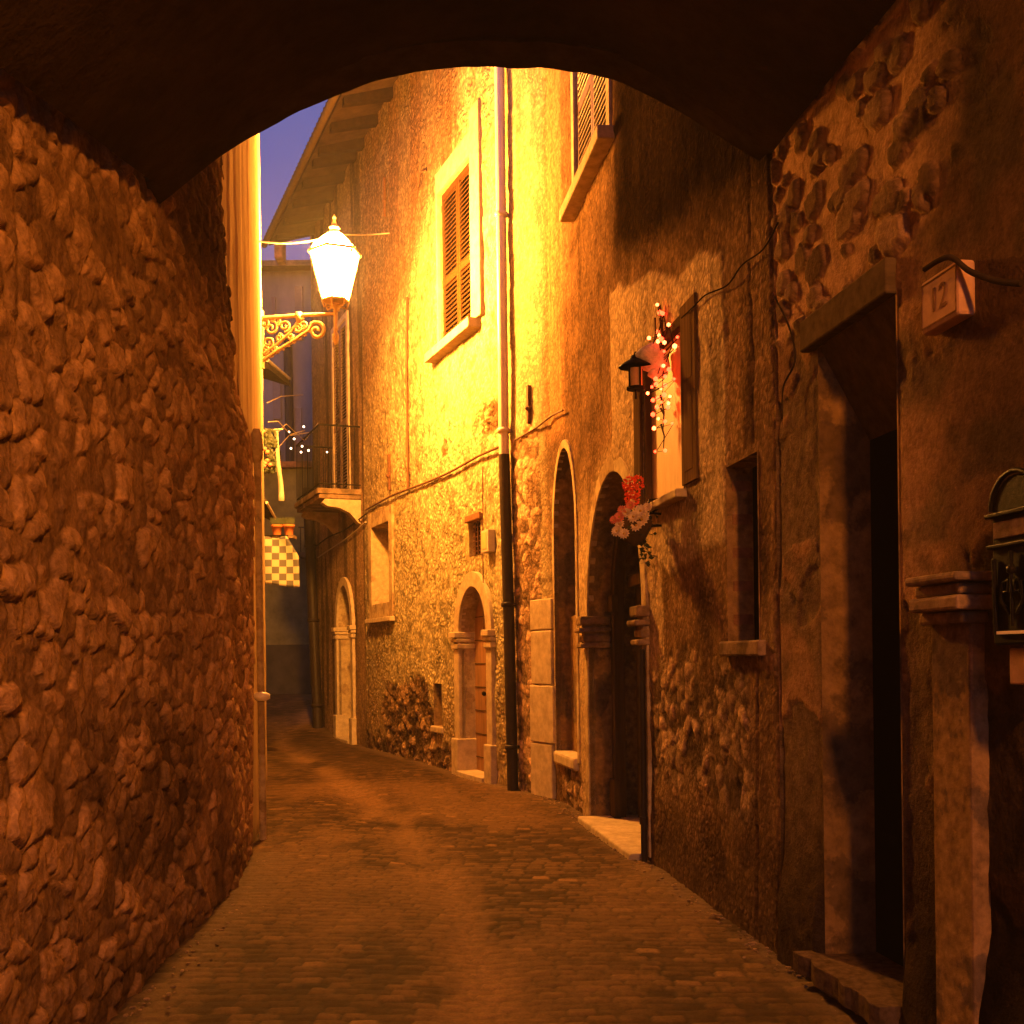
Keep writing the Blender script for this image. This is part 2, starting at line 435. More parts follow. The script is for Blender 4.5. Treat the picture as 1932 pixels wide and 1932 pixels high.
# ------------------------------------------------------------------ plan of the street
class Poly:
    def __init__(self, pts, side):
        self.p = np.array(pts, float)
        d = np.diff(self.p, axis=0)
        self.L = np.hypot(d[:, 0], d[:, 1])
        self.s = np.concatenate([[0], np.cumsum(self.L)])
        self.side = side
    def pos(self, s):
        return np.interp(s, self.s, self.p[:, 0]), np.interp(s, self.s, self.p[:, 1])
    def normal(self, s, sm=0.08):
        x0, y0 = self.pos(s - sm); x1, y1 = self.pos(s + sm)
        dx = x1 - x0; dy = y1 - y0
        l = np.hypot(dx, dy) + 1e-9
        return -dy / l * self.side, dx / l * self.side
    def s_of_y(self, y):
        return float(np.interp(y, self.p[:, 1], self.s))
    def hit(self, px, py, off=0.0):
        """distance along the wall and height of the point seen at a measured place of the photo"""
        dx = px - PCX; u = PCY - py
        a = (dx * math.cos(ROLL) + u * math.sin(ROLL)) / F
        b = (-dx * math.sin(ROLL) + u * math.cos(ROLL)) / F
        best = None
        for i in range(len(self.L)):
            p = self.p[i].copy(); q = self.p[i + 1].copy()
            d = (q - p) / self.L[i]
            n = np.array([-d[1], d[0]]) * self.side * off
            p = p + n; q = q + n
            # a*Y = x ; p + t d
            den = d[0] - a * d[1]
            if abs(den) < 1e-6: continue
            t = (a * p[1] - p[0]) / den
            if -0.02 <= t <= self.L[i] + 0.02:
                Y = p[1] + t * d[1]
                if Y > 0.5 and (best is None or Y < best[2]):
                    best = (self.s[i] + t, CAMZ + b * Y, Y)
        return best[0], best[1]
    def frame(self, s0, s1, z=0.0, off=0.0):
        """matrix whose x runs along the wall away from the camera, y out into the street, z up"""
        x0, y0 = self.pos(s0); x1, y1 = self.pos(s1)
        d = Vector((x1 - x0, y1 - y0, 0)).normalized()
        n = Vector((-d.y, d.x, 0)) * self.side
        o = Vector(((x0 + x1) / 2, (y0 + y1) / 2, z)) + n * off
        M = Matrix((d, n, Vector((0, 0, 1)))).transposed().to_4x4()
        M.translation = o
        return M

RW = Poly([(2.2 + 0.133 * 6, -6), (0.63, 11.8), (0.47, 12.6), (0.16, 13.2), (5.378 - 0.395 * 24.4, 24.4)], 1)
LW = Poly([(-1.62, -6), (-1.75, 3.0), (-1.815, 5.0), (-1.917, 7.67), (-2.12, 9.12)], -1)
def at(px, py, Y):
    dx = px - PCX; u = PCY - py
    a = (dx * math.cos(ROLL) + u * math.sin(ROLL)) / F
    b = (-dx * math.sin(ROLL) + u * math.cos(ROLL)) / F
    return Vector((a * Y, Y, CAMZ + b * Y))
W = RW.hit

def ground_z(y):
    return 0.7 * sstep(21, 29, y)

# ------------------------------------------------------------------ relief meshes
def grid_mesh(name, X, Y, Z, C, keep, mat, parent=None):
    nr, nc = X.shape
    me = bpy.data.meshes.new(name)
    co = np.stack([X, Y, Z], -1).reshape(-1, 3).astype(np.float32)
    idx = np.arange(nr * nc).reshape(nr, nc)
    q = np.stack([idx[:-1, :-1], idx[:-1, 1:], idx[1:, 1:], idx[1:, :-1]], -1)[keep]
    me.vertices.add(len(co)); me.vertices.foreach_set('co', co.ravel())
    nq = len(q)
    me.loops.add(nq * 4); me.loops.foreach_set('vertex_index', q.ravel().astype(np.int32))
    me.polygons.add(nq)
    me.polygons.foreach_set('loop_start', np.arange(0, nq * 4, 4, dtype=np.int32))
    me.polygons.foreach_set('use_smooth', np.ones(nq, bool))
    me.update(calc_edges=True)
    ca = me.color_attributes.new('Col', 'FLOAT_COLOR', 'POINT')
    cc = np.ones((nr * nc, 4), np.float32); cc[:, :3] = np.clip(C.reshape(-1, 3), 0.003, 0.85)
    ca.data.foreach_set('color', cc.ravel())
    me.materials.append(mat)
    o = bpy.data.objects.new(name, me)
    COL.objects.link(o)
    if parent is not None:
        o.parent = parent
        o.matrix_parent_inverse = parent.matrix_world.inverted()
    return o

def axis_pts(segs, extra=()):
    """segs: list of (a, b, step); extra: exact positions kept on the grid"""
    out = []
    for a, b, st in segs:
        out += list(np.linspace(a, b, max(2, int(round((b - a) / st)) + 1)))
    out = np.unique(np.round(np.array(out), 5))
    for e in extra:
        k = int(np.argmin(np.abs(out - e)))
        out[k] = e
    return np.unique(out)

def wall_mesh(name, poly, sa, za, relief, colour, holes, mat, parent, lean=None):
    S, Z = np.meshgrid(sa, za)
    H = relief(S, Z)
    flat = np.ones_like(S)
    for h in holes:
        flat = np.minimum(flat, sstep(0.0, 0.05, h['dist'](S, Z)))
    H = H * flat * sstep(0.0, 0.03, S - sa[0]) * sstep(0.0, 0.03, sa[-1] - S)
    x, y = poly.pos(S); nx, ny = poly.normal(S)
    if lean is not None:
        H = H + lean(S, Z, y)
    C = colour(S, Z, y)
    sc = (S[:-1, :-1] + S[1:, 1:]) / 2; zc = (Z[:-1, :-1] + Z[1:, 1:]) / 2
    keep = np.ones(sc.shape, bool)
    for h in holes:
        keep &= h['dist'](sc, zc) > h.get('grow', 0.0)
    return grid_mesh(name, x + nx * H, y + ny * H, Z, C, keep, mat, parent)

def rect_hole(s0, s1, z0, z1):
    def dist(S, Z):
        dx = np.maximum(s0 - S, S - s1); dz = np.maximum(z0 - Z, Z - z1)
        return np.maximum(dx, dz)
    return dict(dist=dist, s=(s0, s1), z=(z0, z1))

def arch_hole(s0, s1, z0, zi, zt, grow=0.02):
    sc = (s0 + s1) / 2; hw = (s1 - s0) / 2; rise = zt - zi
    def dist(S, Z):
        low = np.maximum(np.abs(S - sc) - hw, z0 - Z)
        rr = np.sqrt(((S - sc) / hw) ** 2 + ((Z - zi) / rise) ** 2)
        hi = (rr - 1) * min(hw, rise)
        return np.where(Z < zi, low, hi)
    return dict(dist=dist, s=(s0, s1), z=(z0, zt), grow=grow)

def arch_pts(hw, z0, zi, zt, e=0.0, n=20, c=0.0):
    pts = [(c - hw - e, z0)]
    for k in range(n + 1):
        a = math.pi * (1 - k / n)
        pts.append((c + (hw + e) * math.cos(a), zi + (zt - zi + e) * math.sin(a)))
    pts.append((c + hw + e, z0))
    return pts

def recess(parent, prof, depth, mat, back=None, y0=0.004, back_name='recess_back', name='reveal'):
    """lined hole: the outline (x,z) runs inwards from the wall face"""
    n = len(prof)
    b = MB()
    vs = [(x, y0, z) for x, z in prof] + [(x, -depth, z) for x, z in prof]
    b.add(vs, [(i, (i + 1) % n, n + (i + 1) % n, n + i) for i in range(n)])
    o = b.build(name, mat, parent)
    if back is not None:
        MB().prism(prof, -depth - 0.04, -depth).build(back_name, back, parent)
    return o

# =====================================================================================
# GROUND
# =====================================================================================
g = MB(); g.add([(-400, -400, -0.06), (400, -400, -0.06), (400, 600, -0.06), (-400, 600, -0.06)], [(0, 1, 2, 3)])
tag(g.build('ground', M_FARD), kind='structure')

ya = axis_pts([(-8, 2.6, 0.1), (2.6, 14, 0.02), (14, 40, 0.07)])
xa = axis_pts([(-9.5, -2.4, 0.08), (-2.4, 2.0, 0.02), (2.0, 3.4, 0.08)])
GX, GY = np.meshgrid(xa, ya)
bend = 0.12 * np.sin(GX * 0.9 + 0.4) + 0.06 * (fbm(GX * 0.8, GY * 0.8, 61, 3) - 0.5)
tilt = GY + bend + 0.10 * GX * sstep(9, 14, GY)
RWD = 0.09
row = np.floor(tilt / RWD)
fr = tilt / RWD - row
ln = 0.135
uu = GX / ln + hsh(row.astype(np.int64), row.astype(np.int64) * 0 + 3, 9) * 1.0 + 0.05 * (fbm(GX * 4, GY * 4, 66, 2) - .5)
colm = np.floor(uu); fc = uu - colm
ri = row.astype(np.int64); ci = colm.astype(np.int64)
jl = hsh(ri, ci, 71) * 0.28; jr = hsh(ri, ci + 1, 71) * 0.28
inl = fc < jl
ci = np.where(inl, ci - 1, ci)
w0 = np.where(inl, fc + 1 - hsh(ri, ci, 71) * 0.28, fc - jl)
w1 = np.where(inl, jl - fc, 1 + jr - fc)
ed = np.minimum(np.minimum(w0, w1) * ln, np.minimum(fr, 1 - fr) * RWD)
ed = ed + 0.006 * (fbm(GX * 30, GY * 30, 62, 2) - 0.5)
top = sstep(0.001, 0.014, ed)
r1 = hsh(ri, ci, 72); r2 = hsh(ri, ci, 73)
pathx = np.interp(GY, [2, 4, 5.5, 7.5, 9.4, 12, 14.2, 22], [0.0, -.1, -.2, -.35, -.8, -1.45, -2.1, -4.6])
worn = np.exp(-((GX - pathx + 0.25 * (fbm(GX * 2, GY * 1.3, 74, 3) - .5)) / 0.22) ** 2)  # shallow channel line, lightened below for the light it reflects
fade = 1 - 0.6 * sstep(13, 20, GY)
HZ = (top * (0.011 + 0.006 * (r1 - 0.5)) * fade + top * (r2 - 0.5) * (fr - 0.5) * 0.012 * fade
      + 0.05 * (fbm(GX * 0.6, GY * 0.6, 63, 3) - 0.5) - 0.02 * worn + 0.003 * fbm(GX * 25, GY * 25, 64, 3))
HZ = HZ + ground_z(GY)
dust_gleam = np.clip(sstep(0.48, 0.72, fbm(GX * 1.1, GY * 0.5, 65, 4)) * 0.45 + 0.8 * worn * sstep(0.3, 0.55, fbm(GX * 3, GY * 1.2, 68, 3)), 0, 1)  # dust patches, plus the channel's reflected light put into the colour
base = np.array([0.066, 0.038, 0.015])
cc = base * (0.45 + 1.1 * r1)[..., None] * (0.6 + 0.8 * fbm(GX * 0.9, GY * 0.6, 75, 4))[..., None]
cc = np.where((r2 > 0.93)[..., None], cc * 1.7, cc)
joint = np.array([0.03, 0.02, 0.01])
cc = cc * top[..., None] + joint * (1 - top)[..., None]
cc = cc * (1 - dust_gleam[..., None]) + np.array([0.15, 0.085, 0.035]) * (0.85 + 0.3 * top[..., None]) * dust_gleam[..., None]
# pale cement strips where the setts meet the walls
xR = np.interp(GY, RW.p[:, 1], RW.p[:, 0]); xLf = np.interp(GY, LW.p[:, 1], LW.p[:, 0])
edge = np.maximum(sstep(0.3, 0.05, xR - GX), sstep(0.45, 0.1, GX - xLf) * (GY < 9.3)) * sstep(0.3, 0.55, fbm(GX * 2.5, GY * 1.5, 69, 3) + 0.15)
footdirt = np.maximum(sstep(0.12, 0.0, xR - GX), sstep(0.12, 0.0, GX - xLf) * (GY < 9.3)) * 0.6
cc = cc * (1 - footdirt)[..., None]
cc = cc * (1 - 0.6 * edge[..., None]) + np.array([0.13, 0.085, 0.045]) * 0.6 * edge[..., None]
road = grid_mesh('paved_street', GX, GY, HZ, cc, np.ones((len(ya) - 1, len(xa) - 1), bool), M_ROAD)
tag(road, kind='structure')

# =====================================================================================
# LEFT: field stone wall of the passage
# =====================================================================================
sL = axis_pts([(0, LW.s_of_y(3.3), 0.12), (LW.s_of_y(3.3), LW.s_of_y(9.12), 0.0125)])
zL = axis_pts([(-0.1, 4.9, 0.0125), (4.9, 8.2, 0.05)])
def rel_left(S, Z):
    r_, m_, i_ = rubble(S, Z, 0.185, 0.125, 3)
    big = fbm(S * 0.7, Z * 0.7, 5, 3) - 0.5
    return 0.034 * r_ + 0.07 * big - 0.02
def col_left(S, Z, y):
    r_, m_, i_ = rubble(S, Z, 0.185, 0.125, 3)
    st = np.array([0.32, 0.19, 0.09]); mo = np.array([0.27, 0.16, 0.075])
    c = st * (0.6 + 0.8 * i_)[..., None] * m_[..., None] + mo * (1 - m_)[..., None]
    patch = fbm(S * 0.8, Z * 0.8, 8, 4)
    c = c * (0.55 + 0.85 * patch)[..., None] * (0.75 + 0.5 * fbm(S * 14, Z * 14, 12, 4))[..., None]
    low_dark = sstep(0.55, 0.1, Z + 0.35 * (fbm(S * 2, Z * 2, 9, 3) - .5) * 2) * 0.45 + 0.55 * sstep(0.6, 0.7, fbm(S * 0.9 + 4, Z * 1.2 + 3, 10, 3)) * sstep(1.6, 0.9, Z)  # darker towards the foot, with dark patches low down
    c = c * (1 - np.clip(low_dark, 0, 0.75))[..., None]
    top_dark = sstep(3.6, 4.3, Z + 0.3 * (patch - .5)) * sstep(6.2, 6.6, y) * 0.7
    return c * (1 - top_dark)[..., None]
def lean_left(S, Z, y):
    k = sstep(5.5, 9.0, y)
    return -k * np.interp(Z, [0, 1.5, 3.3, 3.7, 5.7, 8.2], [0.0, -0.03, -0.04, 0.06, 0.16, 0.22]) + 0
stone_wall = thing('stone_wall', 'long wall of rounded field stones in mortar along the left of the dark passage', 'wall')
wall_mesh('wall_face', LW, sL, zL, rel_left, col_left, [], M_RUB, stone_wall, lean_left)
b = MB()
pts = [LW.pos(s) for s in LW.s]
for i in range(len(pts) - 1):
    (xa_, ya_), (xb_, yb_) = pts[i], pts[i + 1]
    b.add([(xa_ - .35, ya_, -.1), (xb_ - .35, yb_, -.1), (xb_ - .35, yb_, 8.2), (xa_ - .35, ya_, 8.2), (xa_ - 1.2, ya_, -.1), (xb_ - 1.2, yb_, -.1), (xb_ - 1.2, yb_, 8.2), (xa_ - 1.2, ya_, 8.2)],
          [(0, 1, 2, 3), (4, 5, 6, 7), (3, 2, 6, 7), (0, 3, 7, 4), (1, 2, 6, 5)])
b.build('wall_core', M_CUTD, stone_wall)

# =====================================================================================
# LEFT: plastered corner house that carries the street lantern
# =====================================================================================
CW = Poly([(-2.14, 8.2), (-2.20, 9.2), (-2.285, 10.0), (-2.46, 11.0), (-2.756, 12.5), (-3.28, 15.0), (-4.42, 20.0), (-6.3, 28.0)], -1)
corner = thing('corner_house', 'house corner of smooth ochre plaster behind the end of the field stone wall', 'house')
sC = axis_pts([(0, CW.s[5], 0.02), (CW.s[5], CW.s[-1], 0.15)])
zC = axis_pts([(-0.1, 8.5, 0.05)])
def rel_c(S, Z):
    k = 1.0
    return k * (0.016 * (fbm(S * 9, Z * 0.55, 81, 4) - .5) + 0.02 * (fbm(S * 2, Z * 0.5, 82, 3) - .5)) + 0.01 * (fbm(S * 3, Z * 3, 83, 3) - 0.5)
def col_c(S, Z, y):
    c = np.array([0.52, 0.38, 0.2]) * (0.75 + 0.5 * fbm(S * 7, Z * 0.5, 84, 4))[..., None]
    low = sstep(0.25, 0.05, Z + .1 * fbm(S * 5, Z * 5, 85, 2)) * .5
    return c * (1 - low)[..., None]
wall_mesh('wall_face', CW, sC, zC, rel_c, col_c, [], M_SMOOTH, corner)
MB().add([(-2.6, 8.3, -.1), (-9, 8.3, -.1), (-9, 27.9, -.1), (-6.7, 27.9, -.1), (-2.6, 8.3, 8.5), (-9, 8.3, 8.5), (-9, 27.9, 8.5), (-6.7, 27.9, 8.5)],
         [(4, 5, 6, 7), (0, 1, 5, 4), (2, 3, 7, 6), (1, 2, 6, 5)]).build('roof_slab', M_TILE, corner)
# conduit on the corner of that house
t = thing('corner_downpipe', 'ochre painted downpipe with a swollen collar on the edge of the left plaster corner', 'downpipe')
p0 = at(501, 1600, 9.98); p1 = at(496, 830, 9.98)
px_ = p0.x - 0.02
b = MB(); b.tube([(px_, 9.98, 0.0), (px_ - .005, 9.98, 1.25), (px_ - 0.01, 9.98, 3.4)], 0.032, 10)
b.build('pipe', M_PLL, t, True)
b = MB(); b.lathe([(0.03, 0), (0.05, 0.04), (0.058, 0.12), (0.05, 0.24), (0.03, 0.3)], (px_ - 0.015, 9.98, 3.35), 12); b.build('collar', M_PLL, t, True)
b = MB(); b.lathe([(0.035, 0), (0.075, 0.02), (0.075, 0.06), (0.035, 0.08)], (px_ + 0.005, 9.96, 1.24), 12); b.build('clamp', M_ZINC, t, True)

# =====================================================================================
# VAULT over the passage
# =====================================================================================
archpx = [(290, 395), (330, 362), (360, 337), (395, 310), (430, 286), (500, 243), (570, 207), (640, 177), (700, 155), (750, 142), (800, 133), (860, 128), (950, 127),
          (1040, 129), (1110, 140), (1180, 158), (1245, 190), (1310, 229), (1350, 252), (1390, 280), (1430, 303), (1475, 328)]
YF = 6.1
ap = np.array([(at(x, y, YF).x, at(x, y, YF).z) for x, y in archpx])
tt = (ap[:, 0] - ap[0, 0]) / (ap[-1, 0] - ap[0, 0])
T = np.linspace(0, 1, 61)
prof_z = np.interp(T, tt, ap[:, 1])
k_ = np.array([.25, .5, .25])
prof_z[1:-1] = np.convolve(prof_z, k_, 'same')[1:-1]
prof_z = prof_z + 0.022 * (fbm(T * 26, T * 0 + 2.2, 90, 3) - 0.5)
passage = thing('arched_passage', 'dark sooty vault of the house built over the alley', 'archway')
def xl_at(y): return float(np.interp(y, LW.p[:, 1], LW.p[:, 0])) + 0.05
def xr_at(y): return float(np.interp(y, RW.p[:, 1], RW.p[:, 0])) - 0.03
sides = (prof_z[0], prof_z[-1])
Ys = np.linspace(1.2, YF - 0.24, 40)
VX = np.zeros((len(Ys), 61)); VY = np.zeros_like(VX); VZ = np.zeros_like(VX)
for i, y in enumerate(Ys):
    x0, x1 = xl_at(y), xr_at(y)
    VX[i] = x0 + (x1 - x0) * T
    VY[i] = y
    lowL = np.interp(y, [1.2, 3.7, 5.9], [3.38, 3.47, 3.93]) - 3.93
    VZ[i] = prof_z + 0.018 + lowL * (1 - T) ** 3
VZ += 0.03 * (fbm(VX * 2, VY * 2, 91, 4) - 0.5)
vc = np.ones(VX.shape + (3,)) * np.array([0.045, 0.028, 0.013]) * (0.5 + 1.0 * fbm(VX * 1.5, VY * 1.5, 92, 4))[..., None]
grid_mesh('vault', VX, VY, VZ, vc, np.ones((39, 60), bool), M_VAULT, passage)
x0, x1 = ap[0, 0] - 0.25, ap[-1, 0] + 0.25
inner = [(ap[0, 0] + (ap[-1, 0] - ap[0, 0]) * t_, z_) for t_, z_ in zip(T, prof_z)]
inner = [(x0, prof_z[0] - 0.17)] + inner + [(x1, prof_z[-1] - 0.12)]
outer = [(x, z + 0.28) for x, z in inner]
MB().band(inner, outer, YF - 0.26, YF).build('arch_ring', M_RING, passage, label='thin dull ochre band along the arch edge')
wall_in = [(x, z + 0.1) for x, z in inner]; wall_in = [(-2.6, wall_in[0][1])] + wall_in + [(2.0, wall_in[-1][1])]
MB().band(wall_in, [(x, 9.0) for x, z in wall_in], YF - 0.3, YF - 0.01).build('upper_wall', M_PLD, passage)
MB().band([(x, z + 0.35) for x, z in wall_in], [(x, 9.0) for x, z in wall_in], 1.0, 1.25).build('rear_wall', M_PLD, passage)
MB().box(-2.8, 3.0, 0.9, YF + 0.05, 9.0, 9.3).build('roof', M_TILE, passage)

# =====================================================================================
# RIGHT SIDE: openings, measured on the photo and laid out along the walls
# =====================================================================================
# near house: tall dark doorway
dS0, _ = W(1700, 1200); dS1, _ = W(1552, 1200)
DOOR = dict(s0=dS0, s1=dS1, z0=0.16, z1=3.06)
SEAM1 = RW.s_of_y(5.95)
# middle house
nS0 = RW.s_of_y(6.22); nS1 = RW.s_of_y(6.75)
SLIT = dict(s0=nS0, s1=nS1, z0=1.68, z1=2.72)
xS0, xz0 = W(1330, 950); xS1, _ = W(1228, 950)
xS0 = W(1293, 850)[0]; xS1 = W(1217, 850)[0]
XWIN = dict(s0=xS0, s1=xS1, z0=2.72, z1=3.92)
pS0, _ = W(1217, 1300); pS1, _ = W(1113, 1300)
PORT = dict(s0=pS0, s1=pS1, z0=0.05, zi=1.95, zt=3.2)
aS0, _ = W(1086, 1000); aS1, _ = W(1046, 1000)
BLIND = dict(s0=aS0, s1=aS1, z0=0.5, zi=2.9, zt=3.82)
uS0, uz0 = W(1150, 300); uS1, uz1 = W(1089, 390)
UWIN = dict(s0=uS0, s1=uS1, z0=6.12, z1=8.3)
SEAM2 = W(957, 1200)[0]
# facade house
wS0, wz0 = W(895, 618); wS1, wz1 = W(833, 650)
SWIN = dict(s0=wS0, s1=wS1, z0=(wz0 + wz1) / 2, z1=W(893, 288)[1])
eS0, _ = W(924, 1300); eS1, _ = W(872, 1300)
DOORA = dict(s0=eS0, s1=eS1, z0=0.06, zi=W(895, 1195)[1], zt=W(895, 1107)[1])
gS0, gz1 = W(907, 980); gS1, gz0 = W(886, 1050)
GRATE = dict(s0=gS0, s1=gS1, z0=gz0, z1=gz1)
bS0, bz1 = W(736, 985); bS1, bz0 = W(705, 1140)
BWIN = dict(s0=bS0, s1=bS1, z0=W(720, 1138)[1], z1=W(720, 990)[1])
kS0, _ = W(834, 1330); kS1, _ = W(819, 1330)
NICHE = dict(s0=kS0, s1=kS1, z0=W(827, 1370)[1], z1=W(827, 1290)[1])
SEAM3 = RW.s_of_y(20.25)
# balcony house
fS0, _ = W(666, 1250); fS1, _ = W(640, 1250)
DOORB = dict(s0=fS0, s1=fS1, z0=0.06, zi=W(652, 1185)[1], zt=W(652, 1105)[1])
qS0, _ = W(658, 850); qS1, _ = W(633, 850)
BDOOR = dict(s0=qS0, s1=qS1, z0=4.74, z1=8.05)
for k, v in dict(DOOR=DOOR, SLIT=SLIT, XWIN=XWIN, PORT=PORT, BLIND=BLIND, UWIN=UWIN, SWIN=SWIN, DOORA=DOORA, GRATE=GRATE, BWIN=BWIN, NICHE=NICHE, DOORB=DOORB, BDOOR=BDOOR).items():
    print('OPENING', k, {a: round(float(c), 2) for a, c in v.items()}, 'Y', [round(float(RW.pos(v[q])[1]), 2) for q in ('s0', 's1')])

def rh(d): return rect_hole(d['s0'], d['s1'], d['z0'], d['z1'])
def ah(d, g=0.02): return arch_hole(d['s0'], d['s1'], d['z0'], d['zi'], d['zt'], g)

def mixc(a, b, k):
    return a * (1 - k[..., None]) + b * k[..., None]

# ---- near house
near = thing('near_house', 'nearest house on the right with bare stones above a tall black doorway', 'house')
sN = axis_pts([(0, RW.s_of_y(3.3), 0.1), (RW.s_of_y(3.3), SEAM1, 0.015)], (DOOR['s0'], DOOR['s1']))
zN = axis_pts([(-0.1, 5.0, 0.015), (5.0, 8.5, 0.06)], (DOOR['z0'], DOOR['z1']))
def stone_zone(S, Z):
    n = fbm(S * 3, Z * 3, 101, 3) - 0.5
    y = RW.pos(S)[1]
    return sstep(-0.05, 0.05, Z - (3.24 - 0.05 * (y - 5)) + 0.12 * n) * sstep(4.0, 4.25, y + 0.3 * n)
def islands(S, Z):
    wx = S + 0.2 * (fbm(S * 2, Z * 2, 111, 3) - .5) + 0.05 * (fbm(S * 10, Z * 10, 112, 3) - .5)
    wz = Z + 0.2 * (fbm(S * 2, Z * 2, 113, 3) - .5) + 0.05 * (fbm(S * 10, Z * 10, 114, 3) - .5)
    f1, f2, r1_, r2_, du, dv = cells(wx / 0.2, wz / 0.16, 17, 1.0)
    size = 0.24 + 0.26 * r1_
    m_ = sstep(size, size - 0.07, f1)
    hh = m_ * (0.5 + 0.6 * r2_ + 0.9 * (r1_ - .5) * dv + 0.6 * (r2_ - .5) * du) - 0.35 * sstep(0.1, 0.0, np.abs(f1 - size)) * (r2_ > .35)
    return hh, m_, r2_
def rel_near(S, Z):
    r_, m_, i_ = rubble(S, Z, 0.23, 0.17, 11)
    k = stone_zone(S, Z)
    pl = 0.02 * (fbm(S * 1.2, Z * 1.0, 102, 3) - .5) + 0.01 * (fbm(S * 9, Z * 7, 103, 5) - .5)
    chip = sstep(0.52, 0.54, fbm(S * 1.3 + 5, Z * 1.9 + 2, 104, 5)) * (0.01 + 0.012 * (fbm(S * 16, Z * 16, 108, 3) - .5))
    low = 0.05 * sstep(0.6, 0.2, Z + .15 * (fbm(S * 3, Z * 3, 109, 3) - .5)) 
    seam = -0.03 * np.exp(-((S - SEAM1) / 0.025) ** 2)
    d1, mm, ii = islands(S, Z)
    return k * (0.03 * d1 + 0.012 * (fbm(S * 9, Z * 9, 110, 4) - .5)) + (1 - k) * (pl - chip) + low + seam
def col_near(S, Z, y):
    h_, m_, i_ = islands(S, Z)
    k = stone_zone(S, Z)
    st = mixc(np.array([0.36, 0.21, 0.115]) * (0.75 + 0.5 * fbm(S * 5, Z * 5, 115, 4))[..., None], np.array([0.14, 0.09, 0.052]) * (0.5 + 1.2 * i_)[..., None], m_ * 0.9)
    n1 = fbm(S * 0.8, Z * 1.2, 105, 5); n2 = fbm(S * 2.2, Z * 3.0, 106, 4)
    pl = np.array([0.25, 0.14, 0.07]) * (0.3 + 1.2 * n1)[..., None]
    pl = mixc(pl, np.array([0.10, 0.075, 0.04]) * np.ones(S.shape + (1,)), sstep(0.5, 0.68, n2) * 0.7)
    chip = sstep(0.52, 0.54, fbm(S * 1.3 + 5, Z * 1.9 + 2, 104, 5))
    pl = mixc(pl, np.array([0.13, 0.085, 0.045]) * (0.6 + 0.8 * fbm(S * 14, Z * 14, 107, 3))[..., None], chip)
    dk = sstep(4.6, 4.0, y + 0.4 * (n1 - .5)) * 0.62  # weaker light at the near end, put into the wall colour
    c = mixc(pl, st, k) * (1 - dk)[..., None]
    low_dark = sstep(1.3, 0.2, Z + 0.8 * (n1 - .5)) * 0.7  # darker towards the bottom of the wall
    return c * (1 - low_dark)[..., None]
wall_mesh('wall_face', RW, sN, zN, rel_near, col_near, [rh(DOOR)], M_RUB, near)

def sub(parent, fr):
    """an unlabelled child frame is not needed: parts are placed by their own matrix"""
    return fr
def place(o, M):
    o.matrix_parent_inverse = o.parent.matrix_world.inverted() if o.parent else Matrix()
    o.matrix_world = M
    return o

def part(b, name, mat, parent, M, smooth=False, bevel=0.0, label=None):
    o = b.build(name, mat, parent, smooth, bevel, label)
    return place(o, M)

def subpart(b, name, mat, par, smooth=False, bevel=0.0):
    o = b.build(name, mat, None, smooth, bevel)
    o.parent = par
    return o

def lined(parent, d, depth, mat, arch=False, back=None, back_name='recess_back', label=None, e=0.0):
    M = RW.frame(d['s0'], d['s1'])
    hw = (d['s1'] - d['s0']) / 2
    prof = arch_pts(hw, d['z0'], d['zi'], d['zt'], e) if arch else [(-hw, d['z0']), (-hw, d['z1']), (hw, d['z1']), (hw, d['z0'])]
    n = len(prof)
    b = MB()
    vs = [(x, 0.006, z) for x, z in prof] + [(x, -depth, z) for x, z in prof]
    b.add(vs, [(i, (i + 1) % n, n + (i + 1) % n, n + i) for i in range(n)])
    part(b, 'reveal', mat, parent, M)
    if back is not None:
        part(MB().prism(prof, -depth - 0.04, -depth + 0.001), back_name, back, parent, M)
    return M, hw, prof

M, hw, prof = lined(near, DOOR, 0.25, M_JAMB)
part(MB().box(-hw - 0.02, hw + 0.02, -1.1, -0.25, DOOR['z0'] - .1, DOOR['z1'] + 0.02), 'dark_entrance', M_DARK, near, M)
b = MB()
for k in range(5):
    b.box(-hw + 2 * hw * k / 5 + .006, -hw + 2 * hw * (k + 1) / 5 - .006, -0.30, -0.262, DOOR['z0'], 2.6)
for zz in (0.7, 1.7): b.box(-hw + .03, hw - .03, -0.262, -0.25, zz, zz + .05)
part(b, 'plank_door', M_DARKDOOR, near, M)
# timber lintel and sloping soffit
b = MB(); b.box(-hw - 0.0, hw + 0.12, -0.28, 0.05, 3.065, 3.215)
part(b, 'lintel', M_BEAM, near, M, bevel=0.01)
b = MB(); so = [(-0.002, 3.058), (-0.249, 2.62), (-0.249, 3.058)]
b.add([(x_, y_, z_) for x_ in (-hw + .003, hw - .003) for y_, z_ in so], [(0, 1, 2), (3, 4, 5), (0, 1, 4, 3), (1, 2, 5, 4), (2, 0, 3, 5)])
part(b, 'sloping_soffit', M_BEAM, near, M)
# pilaster with moulded impost beside the doorway
P0 = W(1806, 1120, 0.1)[0]; P1 = W(1724, 1120, 0.1)[0]
Mp = RW.frame(P0, P1); pw = (P1 - P0) / 2
part(MB().box(-pw, pw - .04, -0.05, 0.055, 0, 1.72), 'pilaster', M_PLD, near, Mp, bevel=0.012)
b = MB()
for z0_, z1_, o_ in ((1.70, 1.745, 0.075), (1.747, 1.80, 0.115), (1.802, 1.845, 0.09), (1.847, 1.88, 0.13)):
    b.box(-pw - (o_ - .055), pw - .02, -0.05, o_ + 0.02, z0_, z1_)
part(b, 'impost_moulding', M_CUTD, near, Mp, bevel=0.012)
